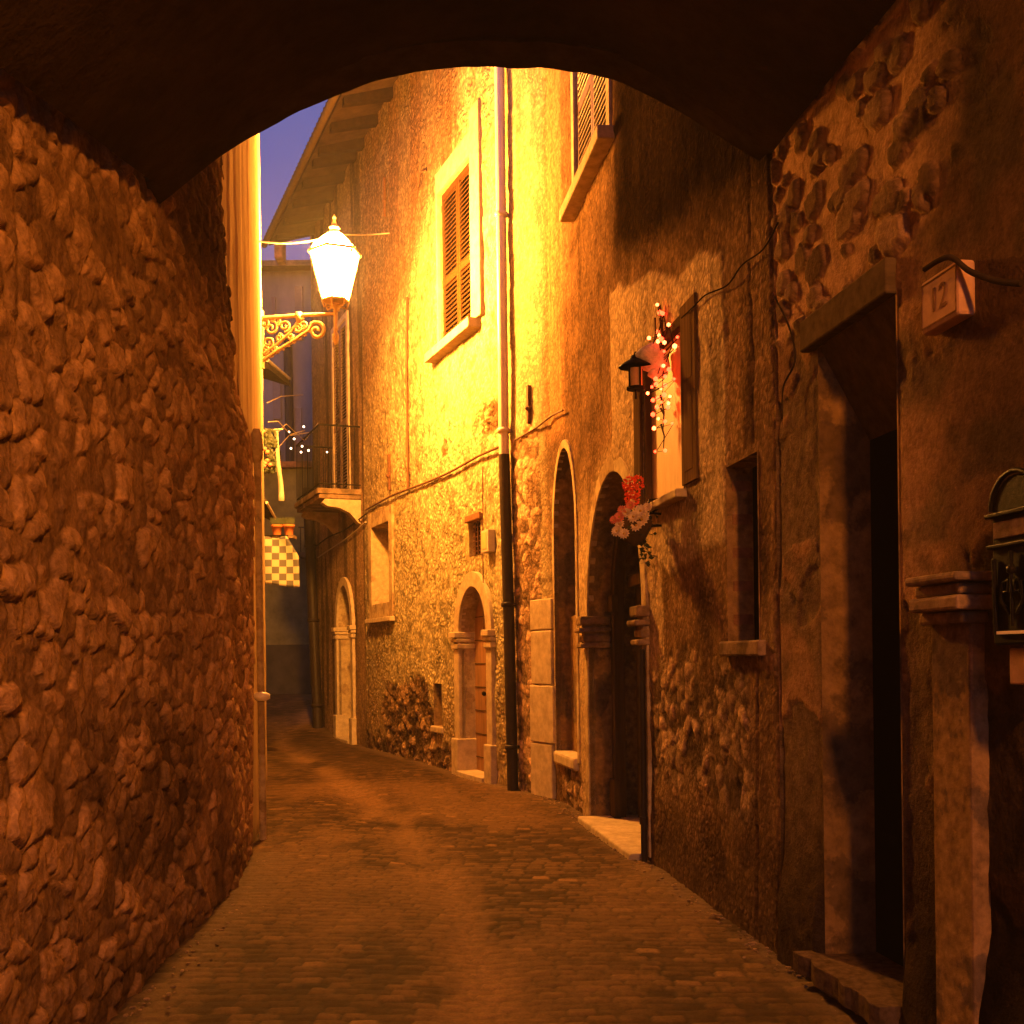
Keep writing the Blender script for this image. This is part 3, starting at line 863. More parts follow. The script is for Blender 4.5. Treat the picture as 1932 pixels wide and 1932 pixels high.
# stone step of the doorway
st_ = thing('door_step', 'worn stone slab step below the tall black doorway', 'step', M)
b = MB()
ns = 30
rnd = random.Random(4)
outl = [(-hw - 0.02, -0.28)] + [(-hw - 0.02 + (2 * hw + 0.1) * i / ns, 0.125 + .015 * math.sin(i * 0.7) + rnd.uniform(-.007, .007)) for i in range(ns + 1)] + [(hw + 0.08, 0.0), (hw - .003, 0.0), (hw - .003, -0.28)]
vs = [(x, y, 0.07) for x, y in outl] + [(x, y, 0.165) for x, y in outl]
n_ = len(outl)
b.add(vs, [tuple(range(n_)), tuple(range(n_, 2 * n_))] + [(i, (i + 1) % n_, n_ + (i + 1) % n_, n_ + i) for i in range(n_)])
b.build('slab', M_STEP, st_, bevel=0.004)
b = MB(); b.box(-hw + .03, hw + 0.03, -0.2, 0.06, -0.02, 0.072); b.build('footing', M_CUTD, st_, bevel=0.01)
# number plaque
q0, qz = W(1818, 560, 0.05); q1, _ = W(1745, 560, 0.05)
Mq = RW.frame(q0, q1, 0); qw = (q1 - q0) / 2
zq0, zq1 = W(1790, 605, .05)[1] - 0.01, W(1790, 505, .05)[1] + .0
pl = thing('house_number_plaque', 'small square stone plaque numbered 12 above right of the black doorway', 'plaque', Mq)
b = MB(); b.box(-qw, qw, 0.0, 0.07, zq0, zq1); pb = b.build('slab', M_PLATE, pl, bevel=0.015)
b = MB(); e_ = 0.022
for bx in ((-qw + .012, -qw + .018, zq0 + e_, zq1 - e_), (qw - .018, qw - .012, zq0 + e_, zq1 - e_), (-qw + .012, qw - .012, zq0 + e_ - .004, zq0 + e_ + .002), (-qw + .012, qw - .012, zq1 - e_, zq1 - e_ + .006)):
    b.box(bx[0], bx[1], 0.0685, 0.0715, bx[2], bx[3])
b.build('engraved_border', M_ENGR, pl)
fc_ = bpy.data.curves.new('number', 'FONT'); fc_.body = '12'; fc_.size = 0.13; fc_.extrude = 0.001; fc_.align_x = 'CENTER'; fc_.align_y = 'CENTER'
fc_.materials.append(M_ENGR)
ft = bpy.data.objects.new('number_text', fc_); COL.objects.link(ft)
bpy.context.view_layer.update()
me_ = bpy.data.meshes.new_from_object(ft.evaluated_get(bpy.context.evaluated_depsgraph_get()))
bpy.data.objects.remove(ft); bpy.data.curves.remove(fc_)
fo = bpy.data.objects.new('number', me_); COL.objects.link(fo)
fo.parent = pl
fo.matrix_local = Matrix(((-1, 0, 0, 0), (0, 0, 1, 0.0715), (0, 1, 0, (zq0 + zq1) / 2), (0, 0, 0, 1)))
# mailbox
s_m = RW.s_of_y(3.60)
Mm = RW.frame(s_m - .1, s_m + .1)
mb = thing('letter_box', 'ornate black cast iron letter box on the wall at the right picture edge', 'letter box', Mm)
hwm = 0.125
arc = [(-hwm, 2.05)] + [(-hwm * math.cos(math.pi * k / 12), 2.05 + 0.115 * math.sin(math.pi * k / 12)) for k in range(1, 12)] + [(hwm, 2.05)]
b = MB(); b.prism([(-hwm, 1.62), (hwm, 1.62)] + arc[::-1], 0.0, 0.12); b.build('case', M_IRON, mb, bevel=0.008)
b = MB(); b.tube([(x * 1.05, 0.12, z + .01) for x, z in arc], 0.009, 6); b.build('arched_rim', M_IRON, mb, True)
b = MB(); b.box(-hwm * 1.12, hwm * 1.12, 0.0, 0.14, 2.035, 2.05); b.box(-hwm * 1.1, hwm * 1.1, 0, 0.135, 1.935, 1.948); b.build('ledge', M_IRON, mb, bevel=0.004)
b = MB(); b.box(-hwm * 0.85, hwm * 0.85, 0.12, 0.128, 1.965, 2.02); b.build('slot_flap', M_CUTD, mb, bevel=0.003)
b = MB()
for sg in (-1, 1):
    b.tube([(sg * 0.02, 0.125, 1.72), (sg * 0.06, 0.128, 1.76), (sg * 0.05, 0.13, 1.82), (sg * 0.015, 0.13, 1.83), (sg * 0.02, 0.13, 1.79), (sg * 0.045, 0.13, 1.79)], 0.006, 6)
    b.tube([(sg * 0.1, 0.125, 1.66), (sg * 0.1, 0.13, 1.9)], 0.008, 6)
    for zz in (1.7, 1.8, 1.9): b.sphere((sg * hwm, 0.11, zz), 0.012, 1)
b.tube([(0, 0.128, 1.68), (0, 0.132, 1.92)], 0.006, 6); b.sphere((0, 0.13, 1.86), 0.018, 1)
b.build('scroll_relief', M_IRON, mb, True)
b = MB(); b.box(-0.09, 0.09, 0.12, 0.13, 1.655, 1.665); b.build('lower_bar', M_ZINC, mb)
# small wall box below it
s_i = RW.s_of_y(3.68)
Mi = RW.frame(s_i - .05, s_i + .05)
ib = thing('meter_box', 'small pinkish plastic box on the wall under the black letter box', 'wall box', Mi)
b = MB(); b.box(-0.07, 0.07, 0, 0.05, 1.49, 1.61); b.build('case', M_PLATE, ib, bevel=0.006)
b = MB(); b.box(-0.06, -0.02, 0.05, 0.053, 1.495, 1.585); b.build('cover', M_WHITE, ib)

# ---- middle house (portal, fairy light window, blind arch, upper shutters)
mid = thing('plaster_house', 'stained plaster house with pointed looking portal and a window hung with fairy lights', 'house')
holes_m = [rh(SLIT), rh(XWIN), ah(PORT, 0.03), ah(BLIND, 0.02), rh(UWIN)]
sM = axis_pts([(SEAM1, SEAM2, 0.02)], [v for d in (SLIT, XWIN, UWIN) for v in (d['s0'], d['s1'])])
zM = axis_pts([(-0.1, 7.2, 0.02), (7.2, 10.8, 0.06)], [v for d in (SLIT, XWIN, UWIN) for v in (d['z0'], d['z1'])])
YS = RW.s_of_y
def mid_patch(S, Z, y):
    n = fbm(S * 2.5, Z * 2.5, 121, 4) - 0.5
    patch = sstep(0.0, 0.06, np.minimum(y - 6.72, 9.75 - y) + 0.2 * n) * sstep(0.0, 0.06, np.minimum(Z - 2.2, (4.05 + 0.22 * (y - 6.7)) - Z) + 0.3 * n)
    return patch, n
def mid_rub(S, Z, y):
    n = fbm(S * 1.8, Z * 1.8, 122, 4) - 0.5
    a = sstep(0.02, 0.12, np.minimum(np.minimum(y - 6.2, 8.9 - y) * 0.5, np.minimum(Z - 0.55, 1.65 - Z)) * 0.5 + 0.28 * n)
    b_ = sstep(0.0, 0.1, np.minimum(y - 12.75, 13.6 - y) + 0.2 * n) * sstep(0, .1, 4.3 - Z + n)
    c_ = sstep(0.0, 0.1, np.minimum(y - 11.3, 12.2 - y) + 0.2 * n) * sstep(0.5, 0.4, Z)
    return np.clip(a + b_ + c_, 0, 1), n
def rel_mid(S, Z):
    y = RW.pos(S)[1]
    rb, _ = mid_rub(S, Z, y); pt, _ = mid_patch(S, Z, y)
    r_, m_, i_ = rubble(S, Z, 0.16, 0.12, 13)
    pl = 0.03 * (fbm(S * 1.2, Z * 0.9, 123, 3) - .5) + 0.012 * (fbm(S * 10, Z * 8, 124, 4) - .5) * (1 - pt) + 0.008 * sstep(0.5, 0.53, fbm(S * 1.0 + 3, Z * 1.7, 132, 5))
    seam = -0.03 * np.exp(-((S - SEAM1) / 0.025) ** 2)
    crack = -0.015 * np.exp(-((S - YS(5.95 + 0.35) - 0.08 * (fbm(S * 0 + 1, Z * 2.2, 125, 4) - .5)) / 0.012) ** 2)
    return pl + rb * (0.02 * r_ - 0.01) + 0.012 * pt + seam + crack
def col_mid(S, Z, y):
    rb, n = mid_rub(S, Z, y); pt, _ = mid_patch(S, Z, y)
    r_, m_, i_ = rubble(S, Z, 0.16, 0.12, 13)
    n1 = fbm(S * 0.7, Z * 1.2, 126, 5); n2 = fbm(S * 3, Z * 5, 127, 4); st = fbm(S * 6, Z * 0.5, 128, 4)
    flake = sstep(0.5, 0.53, fbm(S * 1.0 + 3, Z * 1.7, 132, 5))
    c = np.array([0.17, 0.1, 0.048]) * (0.45 + 1.1 * n1)[..., None] * (0.6 + 0.8 * n2)[..., None]
    c = mixc(c, np.array([0.27, 0.165, 0.08]) * (0.6 + 0.8 * n2)[..., None], flake * sstep(4.0, 3.4, Z + n1) * 0.8)
    # brighter plaster towards the corner pipe
    c = mixc(c, np.array([0.44, 0.35, 0.19]) * (0.7 + 0.6 * n2)[..., None], sstep(12.5, 12.9, y + 0.25 * (n1 - .5)) * 0.9)
    c = mixc(c, np.array([0.36, 0.2, 0.09]) * (0.8 + 0.4 * st)[..., None], sstep(11.9, 12.1, y) * sstep(12.8, 12.6, y) * sstep(3.9, 4.2, Z) * 0.8)
    c = mixc(c, np.array([0.44, 0.31, 0.17]) * (0.8 + 0.4 * fbm(S * 3, Z * .8, 129, 3))[..., None], pt)
    # smooth lime piers around the portal
    pier = sstep(0.0, 0.08, np.minimum(y - 10.85, 11.6 - y) + 0.1 * n) * sstep(3.6, 2.6, Z + 0.6 * n) + sstep(0.0, 0.1, np.minimum(y - 8.2, 9.0 - y) + 0.25 * n) * sstep(2.9, 2.4, Z + .5 * n) * sstep(0.3, 1.3, Z)
    c = mixc(c, np.array([0.42, 0.29, 0.15]) * (0.8 + 0.4 * n1)[..., None], np.clip(pier, 0, 1))
    halo = sstep(0.35, 0.15, ah(PORT)['dist'](S, Z) + 0.3 * (n1 - .5)) * sstep(2.1, 2.5, Z)
    c = mixc(c, np.array([0.38, 0.26, 0.13]) * np.ones(S.shape + (1,)), np.clip(halo, 0, 1) * .8)
    # black moss and soot high up
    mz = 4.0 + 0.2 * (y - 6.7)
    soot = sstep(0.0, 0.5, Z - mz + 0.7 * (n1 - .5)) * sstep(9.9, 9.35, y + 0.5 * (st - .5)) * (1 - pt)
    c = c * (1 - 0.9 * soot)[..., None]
    drip = sstep(0.52, 0.7, st) * 0.28 * sstep(2.0, 4.5, Z) * (1 - 0.7 * pt)
    c = c * (1 - drip)[..., None]
    sc_ = np.array([0.24, 0.155, 0.085]) * (0.45 + 1.1 * i_)[..., None] * (0.35 + 0.65 * r_)[..., None] * 1.3
    bright = sstep(12.7, 13.0, y)
    sc_ = sc_ * (1 + 0.7 * bright)[..., None]
    c = mixc(c, sc_, rb)
    for (yy, zz, ry, rz) in ((7.35, 2.62, .22, .3), (7.25, 1.9, .2, .35), (6.9, 3.25, .12, .3), (6.35, 3.1, .1, .4), (6.15, 2.2, .08, .5)):
        blot = np.exp(-(((y - yy) / ry) ** 2 + ((Z - zz) / rz) ** 2) * (0.6 + 1.2 * n2))
        c = c * (1 - 0.6 * np.clip(blot, 0, 1))[..., None]
    low_dark = sstep(1.05, 0.2, Z + 0.9 * (n1 - .5)) * 0.62 * sstep(10.9, 8.9, y)  # darker towards the foot, less so at the far part
    c = c * (1 - low_dark)[..., None]
    return c * np.array([1, 1, 1])
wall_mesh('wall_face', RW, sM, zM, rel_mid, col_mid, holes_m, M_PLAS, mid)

# slit window in a splayed brick reveal
M, hw, prof = lined(mid, SLIT, 0.16, M_PLD, back=M_DARK, back_name='slit_opening')
part(MB().box(-hw - .1, hw + .05, -0.05, 0.05, SLIT['z0'] - .09, SLIT['z0'] - .002), 'slit_sill', M_CUTD, mid, M, bevel=0.012)
for k in range(5):
    b = MB(); b.box(hw - 0.006, hw + 0.01, -0.15, -0.03, SLIT['z0'] + 0.1 + k * 0.2, SLIT['z0'] + 0.16 + k * 0.2)
    part(b, 'exposed_brick', M_BRICK, mid, M)

# fairy light window
M, hw, prof = lined(mid, XWIN, 0.10, M_PLL)
part(MB().box(-hw, hw, -0.1, -0.045, XWIN['z0'], XWIN['z1']), 'plywood_panel', M_PLY, mid, M)
zc0, zc1 = XWIN['z0'], XWIN['z1']
b = MB()
b.box(-hw, -hw + 0.04, -0.044, 0.005, zc0, zc1); b.box(hw - 0.05, hw, -0.044, 0.01, zc0, zc1)
b.box(-hw + .04, hw - .05, -0.044, 0.01, zc1 - 0.07, zc1)
part(b, 'window_frame', M_WOODD, mid, M, bevel=0.006)
part(MB().box(-hw - 0.06, hw + 0.06, -0.04, 0.09, zc0 - 0.06, zc0 - 0.002), 'window_sill', M_CUT, mid, M, bevel=0.01)
# open shutter leaf folded against the wall on the near side
b = MB()
sw = 0.34
b.box(-hw - sw, -hw - 0.01, 0.008, 0.03, zc0 + 0.02, zc1 + 0.02)
for x0_, x1_ in ((-hw - sw + 0.07, -hw - 0.08),):
    for z0_, z1_ in ((zc0 + .1, zc0 + .62), (zc0 + .7, zc1 - .08)):
        b.box(x0_, x1_, 0.028, 0.034, z0_, z1_)
part(b, 'open_shutter', M_OLDW, mid, M, bevel=0.004)
b = MB(); b.box(hw + 0.02, hw + 0.22, 0.01, 0.035, zc0 + 0.02, zc1 + 0.02)
part(b, 'open_shutter', M_WOODD, mid, M, bevel=0.004)

# portal
def arch_surround(parent, M, hw, z0, zi, zt, width, proud, mat, yin=-0.05, n=24, e0=0.0):
    inner = arch_pts(hw, z0, zi, zt, e0, n); outer = arch_pts(hw, z0, zi, zt, width, n)
    return part(MB().band(inner, outer, yin, proud), 'stone_surround', mat, parent, M, bevel=0.008)
M, hw, prof = lined(mid, PORT, 0.5, M_PLD, arch=True)
PM, PHW = M, hw
z0, zi, zt = PORT['z0'], PORT['zi'], PORT['zt']
arch_surround(mid, M, hw, z0, zi, zt, 0.15, 0.022, M_PLL)
# moulded timber frame set inside
inn = arch_pts(hw - 0.2, z0, zi + .12, zt - 0.2); out = arch_pts(hw - 0.002, z0, zi, zt - .002)
b = MB().band(inn, out, -0.30, -0.22)
b.band(arch_pts(hw - 0.22, z0, zi + .1, zt - 0.22), arch_pts(hw - 0.16, z0, zi + .1, zt - .16), -0.22, -0.19)
b.band(arch_pts(hw - 0.08, z0, zi + .1, zt - 0.08), arch_pts(hw - 0.05, z0, zi + .1, zt - .05), -0.22, -0.20)
part(b, 'door_frame', M_WOODD, mid, M, bevel=0.004)
for sg in (-1, 1):
    x0_, x1_ = sorted((sg * (hw - 0.24), sg * (hw - 0.03)))
    part(MB().box(x0_, x1_, -0.24, -0.17, 2.02, 2.18), 'frame_block', M_WOODD, mid, M, bevel=0.006)
    part(MB().box(x0_, x1_, -0.24, -0.175, z0, 0.42), 'frame_block', M_WOODD, mid, M, bevel=0.006)
part(MB().prism(prof, -0.54, -0.5), 'door_backing', M_DARK, mid, M)
leaf = MB()
leaf.box(-hw + 0.2, -0.01, -0.42, -0.37, z0, 2.25); 
for z0_, z1_ in ((0.18, 0.62), (0.72, 1.2), (1.3, 2.1)):
    leaf.box(-hw + 0.28, -0.09, -0.37, -0.355, z0_, z1_)
lf = part(leaf, 'door_leaf', M_WOOD, mid, M, bevel=0.004, label='brown panelled near leaf of the portal door')
leaf = MB()
leaf.box(0.01, hw - 0.2, -0.46, -0.41, z0, 2.25)
for z0_, z1_ in ((0.18, 0.62), (0.72, 1.2), (1.3, 2.1)):
    leaf.box(0.09, hw - 0.28, -0.41, -0.395, z0_, z1_)
lf2 = part(leaf, 'door_leaf', M_WOODD, mid, M, bevel=0.004, label='dark panelled far leaf of the portal door')
b = MB()
b.tube([(-0.1 + 0.045 * math.cos(a), -0.345, 1.3 + 0.06 * math.sin(a)) for a in np.linspace(0, 2 * math.pi, 13)[:-1]], 0.012, 6, True)
b.sphere((-0.1, -0.35, 1.37), 0.03, 2)
o = b.build('door_knocker', M_IRON, None, True); o.parent = lf
part(MB().box(-hw + 0.21, hw - 0.21, -0.42, -0.33, 2.25, 2.36), 'transom', M_WOODD, mid, M, bevel=0.006)
part(MB().box(-hw + 0.01, hw - .01, -0.5, 0.14, -0.02, z0 + 0.01), 'threshold', M_CUT, mid, M, bevel=0.015)
for sg in (-1, 1):
    b = MB()
    a0 = sg * (hw - 0.07); a1 = sg * (hw + 0.17)
    for z0_, z1_, o_ in ((1.90, 1.985, 0.10), (1.83, 1.875, 0.12), (1.74, 1.80, 0.07), (1.68, 1.725, 0.095)):
        x0_, x1_ = sorted((sg * (hw - o_ * 0.8), sg * (hw + 0.13 + o_ * 0.4)))
        b.box(x0_, x1_, -0.2, o_, z0_, z1_)
    x0_, x1_ = sorted((sg * (hw - 0.03), sg * (hw + .14))); b.box(x0_, x1_, -0.2, 0.05, 1.69, 1.95)
    part(b, 'impost_capital', M_CUTD, mid, M, bevel=0.014)
# blind arch with a ledge at its foot
M, hw, prof = lined(mid, BLIND, 0.42, M_PLD, arch=True)
arch_surround(mid, M, hw, BLIND['z0'], BLIND['zi'], BLIND['zt'], 0.09, 0.012, M_PLL)
part(MB().prism([(x, z) for x, z in arch_pts(hw, 2.05, BLIND['zi'], BLIND['zt'])], -0.44, -0.40), 'arch_infill', M_DARK, mid, M)
part(MB().box(-hw, hw, -0.42, -0.16, 0.5, 2.05), 'infill_masonry', M_PLD, mid, M, bevel=0.02)
b = MB(); b.box(-hw + .01, hw - .01, -0.2, 0.05, 0.42, 0.56)
part(b, 'ledge_stone', M_CUT, mid, M, bevel=0.03)
# big quoins between blind arch and downpipe
b = MB()
mq0, mq1 = aS1 + 0.06, W(1006, 1300)[0]
Mq_ = RW.frame(mq0, mq1); qh = (mq1 - mq0) / 2
zz = 0.0
rnd = random.Random(2)
for hgt in (0.62, 0.66, 0.62, 0.36):
    b.box(-qh + rnd.uniform(-.03, .03), qh + rnd.uniform(-.05, .03), -0.05, 0.035 + rnd.uniform(0, .01), zz + 0.004, zz + hgt - 0.004); zz += hgt
part(b, 'quoins', M_CUT, mid, Mq_, bevel=0.015)

# louvred shutters
def shutters(parent, M, hw, z0, z1, mat, y=-0.05, nslat=22, tilt=52, leaves=2, gap=0.006):
    w = 2 * hw / leaves
    for L in range(leaves):
        xa_ = -hw + L * w + gap; xb_ = -hw + (L + 1) * w - gap
        b = MB()
        fw = min(0.07, w * .16)
        b.box(xa_, xa_ + fw, y - 0.02, y + 0.02, z0, z1); b.box(xb_ - fw, xb_, y - 0.02, y + 0.02, z0, z1)
        zm = z0 + (z1 - z0) * 0.42
        for zz0, zz1 in ((z0, z0 + 0.1), (zm - .05, zm + .05), (z1 - 0.08, z1)):
            b.box(xa_ + fw, xb_ - fw, y - 0.018, y + 0.018, zz0, zz1)
        for (c0, c1) in ((z0 + 0.1, zm - .05), (zm + 0.05, z1 - 0.08)):
            nn = max(3, int(round((c1 - c0) / 0.062)))
            for k in range(nn):
                zc = c0 + (k + 0.5) * (c1 - c0) / nn
                b.box(xa_ + fw, xb_ - fw, y - 0.036, y + 0.036, zc - 0.005, zc + 0.005, rot=Matrix.Rotation(R(-tilt), 3, 'X'))
        sh = part(b, 'shutter', mat, parent, M, bevel=0.0)
        xe = xa_ if L == 0 else xb_
        for zz_ in (z0 + .2, zm, z1 - .2):
            hb = MB().box(xe - 0.03, xe + 0.03, y + 0.015, y + 0.03, zz_ - .05, zz_ + .05)
            o = hb.build('hinge', M_RUST, None); o.parent = sh

M, hw, prof = lined(mid, UWIN, 0.14, M_PLL, back=M_DARK, back_name='window_opening')
shutters(mid, M, hw, UWIN['z0'] + .01, UWIN['z1'] - .01, M_SHUTD, y=-0.03)
z0, z1 = UWIN['z0'], UWIN['z1']
b = MB(); b.box(-hw - 0.13, -hw - .002, -0.02, 0.03, z0, z1 + .13); b.box(hw + .002, hw + .13, -0.02, 0.03, z0, z1 + .13); b.box(-hw - .002, hw + .002, -0.02, 0.03, z1 + .002, z1 + .13)
part(b, 'window_surround', M_CUT, mid, M, bevel=0.006)
part(MB().box(-hw - 0.2, hw + 0.2, -0.05, 0.15, z0 - 0.12, z0 - 0.002), 'window_sill', M_CUT, mid, M, bevel=0.012)
b = MB(); b.tube([(hw + .26, 0.0, z0 + .02), (hw + .26, 0.09, z0 + .02), (hw + .26, 0.09, z0 + .09)], 0.012, 6)
part(b, 'shutter_catch', M_RUST, mid, M)
# roof of near + middle house
def roof_over(parent, s0, s1, z, deep=6.0, over=0.55):
    M = RW.frame(s0, s1); h_ = (s1 - s0) / 2
    b = MB(); b.add([(-h_, over, z), (h_, over, z), (h_, -deep, z + 2.2), (-h_, -deep, z + 2.2), (-h_, over, z + .12), (h_, over, z + .12), (h_, -deep, z + 2.32), (-h_, -deep, z + 2.32)],
                    [(0, 1, 2, 3), (4, 5, 6, 7), (0, 1, 5, 4), (1, 2, 6, 5), (2, 3, 7, 6), (3, 0, 4, 7)])
    part(b, 'roof', M_TILE, parent, M)
roof_over(near, 0.2, SEAM1, 8.5)
roof_over(mid, SEAM1 + .02, YS(12.0), 10.8)

# ---- facade house
fac = thing('ochre_house', 'tall ochre house in the full light of the street lantern', 'house')
holes_f = [rh(SWIN), ah(DOORA, 0.03), rh(GRATE), rh(BWIN), rh(NICHE)]
sF = axis_pts([(SEAM2, SEAM3, 0.024)], [v for d in (SWIN, GRATE, BWIN, NICHE) for v in (d['s0'], d['s1'])])
zF = axis_pts([(-0.1, 9.4, 0.024), (9.4, 10.9, 0.05)], [v for d in (SWIN, GRATE, BWIN, NICHE) for v in (d['z0'], d['z1'])])
def fac_rub(S, Z, y):
    n = fbm(S * 1.6, Z * 1.6, 142, 4) - 0.5
    a = sstep(0.0, 0.12, np.minimum(np.minimum(y - 16.6, 19.2 - y) * .6, 1.35 - Z) + 0.7 * n)
    b_ = sstep(0.0, 0.1, 0.35 - Z + 0.5 * n) * (y > 15.2)
    c_ = sstep(0.0, 0.12, 0.22 - np.abs(Z - (4.62)) + 0.35 * n) * sstep(16.8, 16.0, y) * (n > 0.02)
    return np.clip(a + b_ + c_, 0, 1), n
def rel_fac(S, Z):
    y = RW.pos(S)[1]
    rb, n = fac_rub(S, Z, y)
    r_, m_, i_ = rubble(S, Z, 0.2, 0.15, 15)
    pl = 0.05 * (fbm(S * 0.8, Z * 0.8, 143, 4) - .5) + 0.035 * (fbm(S * 7, Z * 7, 144, 3) - .5)
    return pl + rb * (0.05 * r_ - 0.03)
def col_fac(S, Z, y):
    rb, n = fac_rub(S, Z, y)
    r_, m_, i_ = rubble(S, Z, 0.2, 0.15, 15)
    n1 = fbm(S * 0.9, Z * 0.9, 145, 4); n2 = fbm(S * 8, Z * 8, 146, 4); st = fbm(S * 3.2, Z * 0.28, 147, 4)
    c = np.array([0.48, 0.40, 0.21]) * (0.75 + 0.5 * n1)[..., None]
    pits = sstep(0.5, 0.7, n2)
    c = c * (1 - 0.45 * pits)[..., None]
    streak = sstep(0.42, 0.62, st) * sstep(6.3, 8.6, Z + 1.2 * (n1 - .5)) * sstep(14.3, 14.8, y)
    c = mixc(c, np.array([0.15, 0.085, 0.04]) * (0.8 + 0.5 * n2)[..., None], streak * 0.85)
    far_brown = sstep(18.2, 19.8, y + 1.2 * (n1 - .5)) * 0.5  # browner towards the far end of the wall
    c = mixc(c, np.array([0.2, 0.125, 0.06]) * (0.8 + 0.5 * n2)[..., None], far_brown)
    brown = sstep(0.0, 1.2, (Z - 7.4) + 0.55 * (y - 16.6) + 1.6 * (n1 - .5)) * sstep(14.6, 15.6, y)
    c = mixc(c, np.array([0.16, 0.09, 0.04]) * (0.7 + 0.6 * n2)[..., None] * (0.7 + 0.8 * st)[..., None], brown * 0.8)
    # browner towards the foot of the wall
    low = sstep(1.8, 0.3, Z + 1.0 * (n1 - .5)) * 0.45
    c = mixc(c, np.array([0.3, 0.17, 0.07]) * (0.75 + 0.5 * n2)[..., None], low)
    sc_ = np.array([0.27, 0.17, 0.085]) * (0.4 + 1.1 * i_)[..., None] * (0.3 + 0.8 * r_)[..., None]
    c = mixc(c, sc_, rb)
    rim = sstep(0.22, 0.16, rh(GRATE)['dist'](S, Z) + 0.1 * n)
    c = mixc(c, np.array([0.5, 0.4, 0.2]) * np.ones(S.shape + (1,)), rim * .8)
    rim = sstep(0.30, 0.26, rh(BWIN)['dist'](S, Z))
    c = mixc(c, np.array([0.44, 0.31, 0.15]) * (0.85 + 0.3 * n2)[..., None], rim)
    return c
wall_mesh('wall_face', RW, sF, zF, rel_fac, col_fac, holes_f, M_PEB, fac)
# shuttered window
M, hw, prof = lined(fac, SWIN, 0.16, M_PLL, back=M_DARK, back_name='window_opening')
shutters(fac, M, hw, SWIN['z0'] + .01, SWIN['z1'] - .01, M_SHUT, y=-0.05)
z0, z1 = SWIN['z0'], SWIN['z1']
b = MB(); b.box(-hw - 0.36, -hw - .002, -0.02, 0.05, z0, z1 + .55); b.box(hw + .002, hw + .06, -0.02, 0.05, z0, z1 + .30); b.box(-hw - .002, hw + .002, -0.02, 0.048, z1 + .002, z1 + .30)
part(b, 'window_surround', M_CUT, fac, M, bevel=0.01)
part(MB().box(-hw - 0.22, hw + 0.3, -0.05, 0.17, z0 - 0.13, z0 - 0.002), 'window_sill', M_CUT, fac, M, bevel=0.012)
# arched door A
def arched_door(parent, d, sw, dep=0.38, wood=M_WOOD):
    M, hw, prof = lined(parent, d, dep, M_PLL, arch=True)
    z0, zi, zt = d['z0'], d['zi'], d['zt']
    arch_surround(parent, M, hw, z0, zi, zt, sw, 0.05, M_CUT)
    dl = part(MB().prism(prof, -dep, -dep + .05), 'door_leaf', wood, parent, M)
    b = MB()
    for k in range(7):
        zz = z0 + (zi + .35 - z0) * (k + 0.6) / 7
        b.box(-hw + .01, hw - .01, -dep + .05, -dep + .058, zz, zz + 0.012)
    b.box(-0.008, 0.008, -dep + .05, -dep + .06, z0, zt - .1)
    o = b.build('plank_gaps', M_WOODD, None); o.parent = dl
    for xk in (-.12, .12):
        o = MB().sphere((xk, -dep + .08, 1.12), 0.035, 1).build('door_knob', M_IRON, None, True); o.parent = dl
    for sg in (-1, 1):
        b = MB()
        for z0_, z1_, o_ in ((zi - .05, zi + .03, 0.11), (zi - .11, zi - .06, 0.085), (zi - 0.2, zi - .13, 0.075)):
            x0_, x1_ = sorted((sg * (hw - .02), sg * (hw + sw + 0.04))); b.box(x0_, x1_, -0.3, o_, z0_, z1_)
        part(b, 'impost_capital', M_CUT, parent, M, bevel=0.01)
        b = MB(); x0_, x1_ = sorted((sg * (hw - .02), sg * (hw + sw + 0.04))); b.box(x0_, x1_, -0.3, 0.09, -0.02, 0.5)
        part(b, 'jamb_base', M_CUT, parent, M, bevel=0.015)
    part(MB().box(-hw + .02, hw - .02, -dep, 0.12, -0.03, z0 + .01), 'threshold', M_CUT, parent, M, bevel=0.01)
arched_door(fac, DOORA, 0.2, 0.24)
# grated little window
M, hw, prof = lined(fac, GRATE, 0.09, M_PLL, back=M_DARK, back_name='window_opening')
b = MB()
for k in range(1, 4): b.box(-hw + 2 * hw * k / 4 - .008, -hw + 2 * hw * k / 4 + .008, -0.05, -0.035, GRATE['z0'], GRATE['z1'])
for k in range(1, 7):
    zz = GRATE['z0'] + (GRATE['z1'] - GRATE['z0']) * k / 7; b.box(-hw, hw, -0.06, -0.05, zz - .006, zz + .006)
part(b, 'window_grille', M_RUST, fac, M)
part(MB().box(-hw - .06, hw + .06, -0.05, 0.05, GRATE['z1'] + .002, GRATE['z1'] + .1), 'window_lintel', M_BRICK, fac, M, bevel=0.015)
# lower window
M, hw, prof = lined(fac, BWIN, 0.34, M_PLL, back=None)
part(MB().box(-hw, hw, -0.4, -0.34, BWIN['z0'], BWIN['z1']), 'window_panel', M_WOOD, fac, M)
b = MB(); z0, z1 = BWIN['z0'], BWIN['z1']
b.box(-hw - 0.2, -hw - .002, -0.02, 0.035, z0 - .25, z1 + .25); b.box(hw + .002, hw + .2, -0.02, 0.035, z0 - .25, z1 + .25); b.box(-hw - .002, hw + .002, -0.02, 0.033, z1 + .002, z1 + .25); b.box(-hw - .002, hw + .002, -0.02, 0.033, z0 - .25, z0 - .002)
part(b, 'window_surround', M_PLL, fac, M, bevel=0.01)
part(MB().box(-hw - 0.26, hw + 0.26, -0.02, 0.1, z0 - .33, z0 - .252), 'window_sill', M_CUT, fac, M, bevel=0.01)
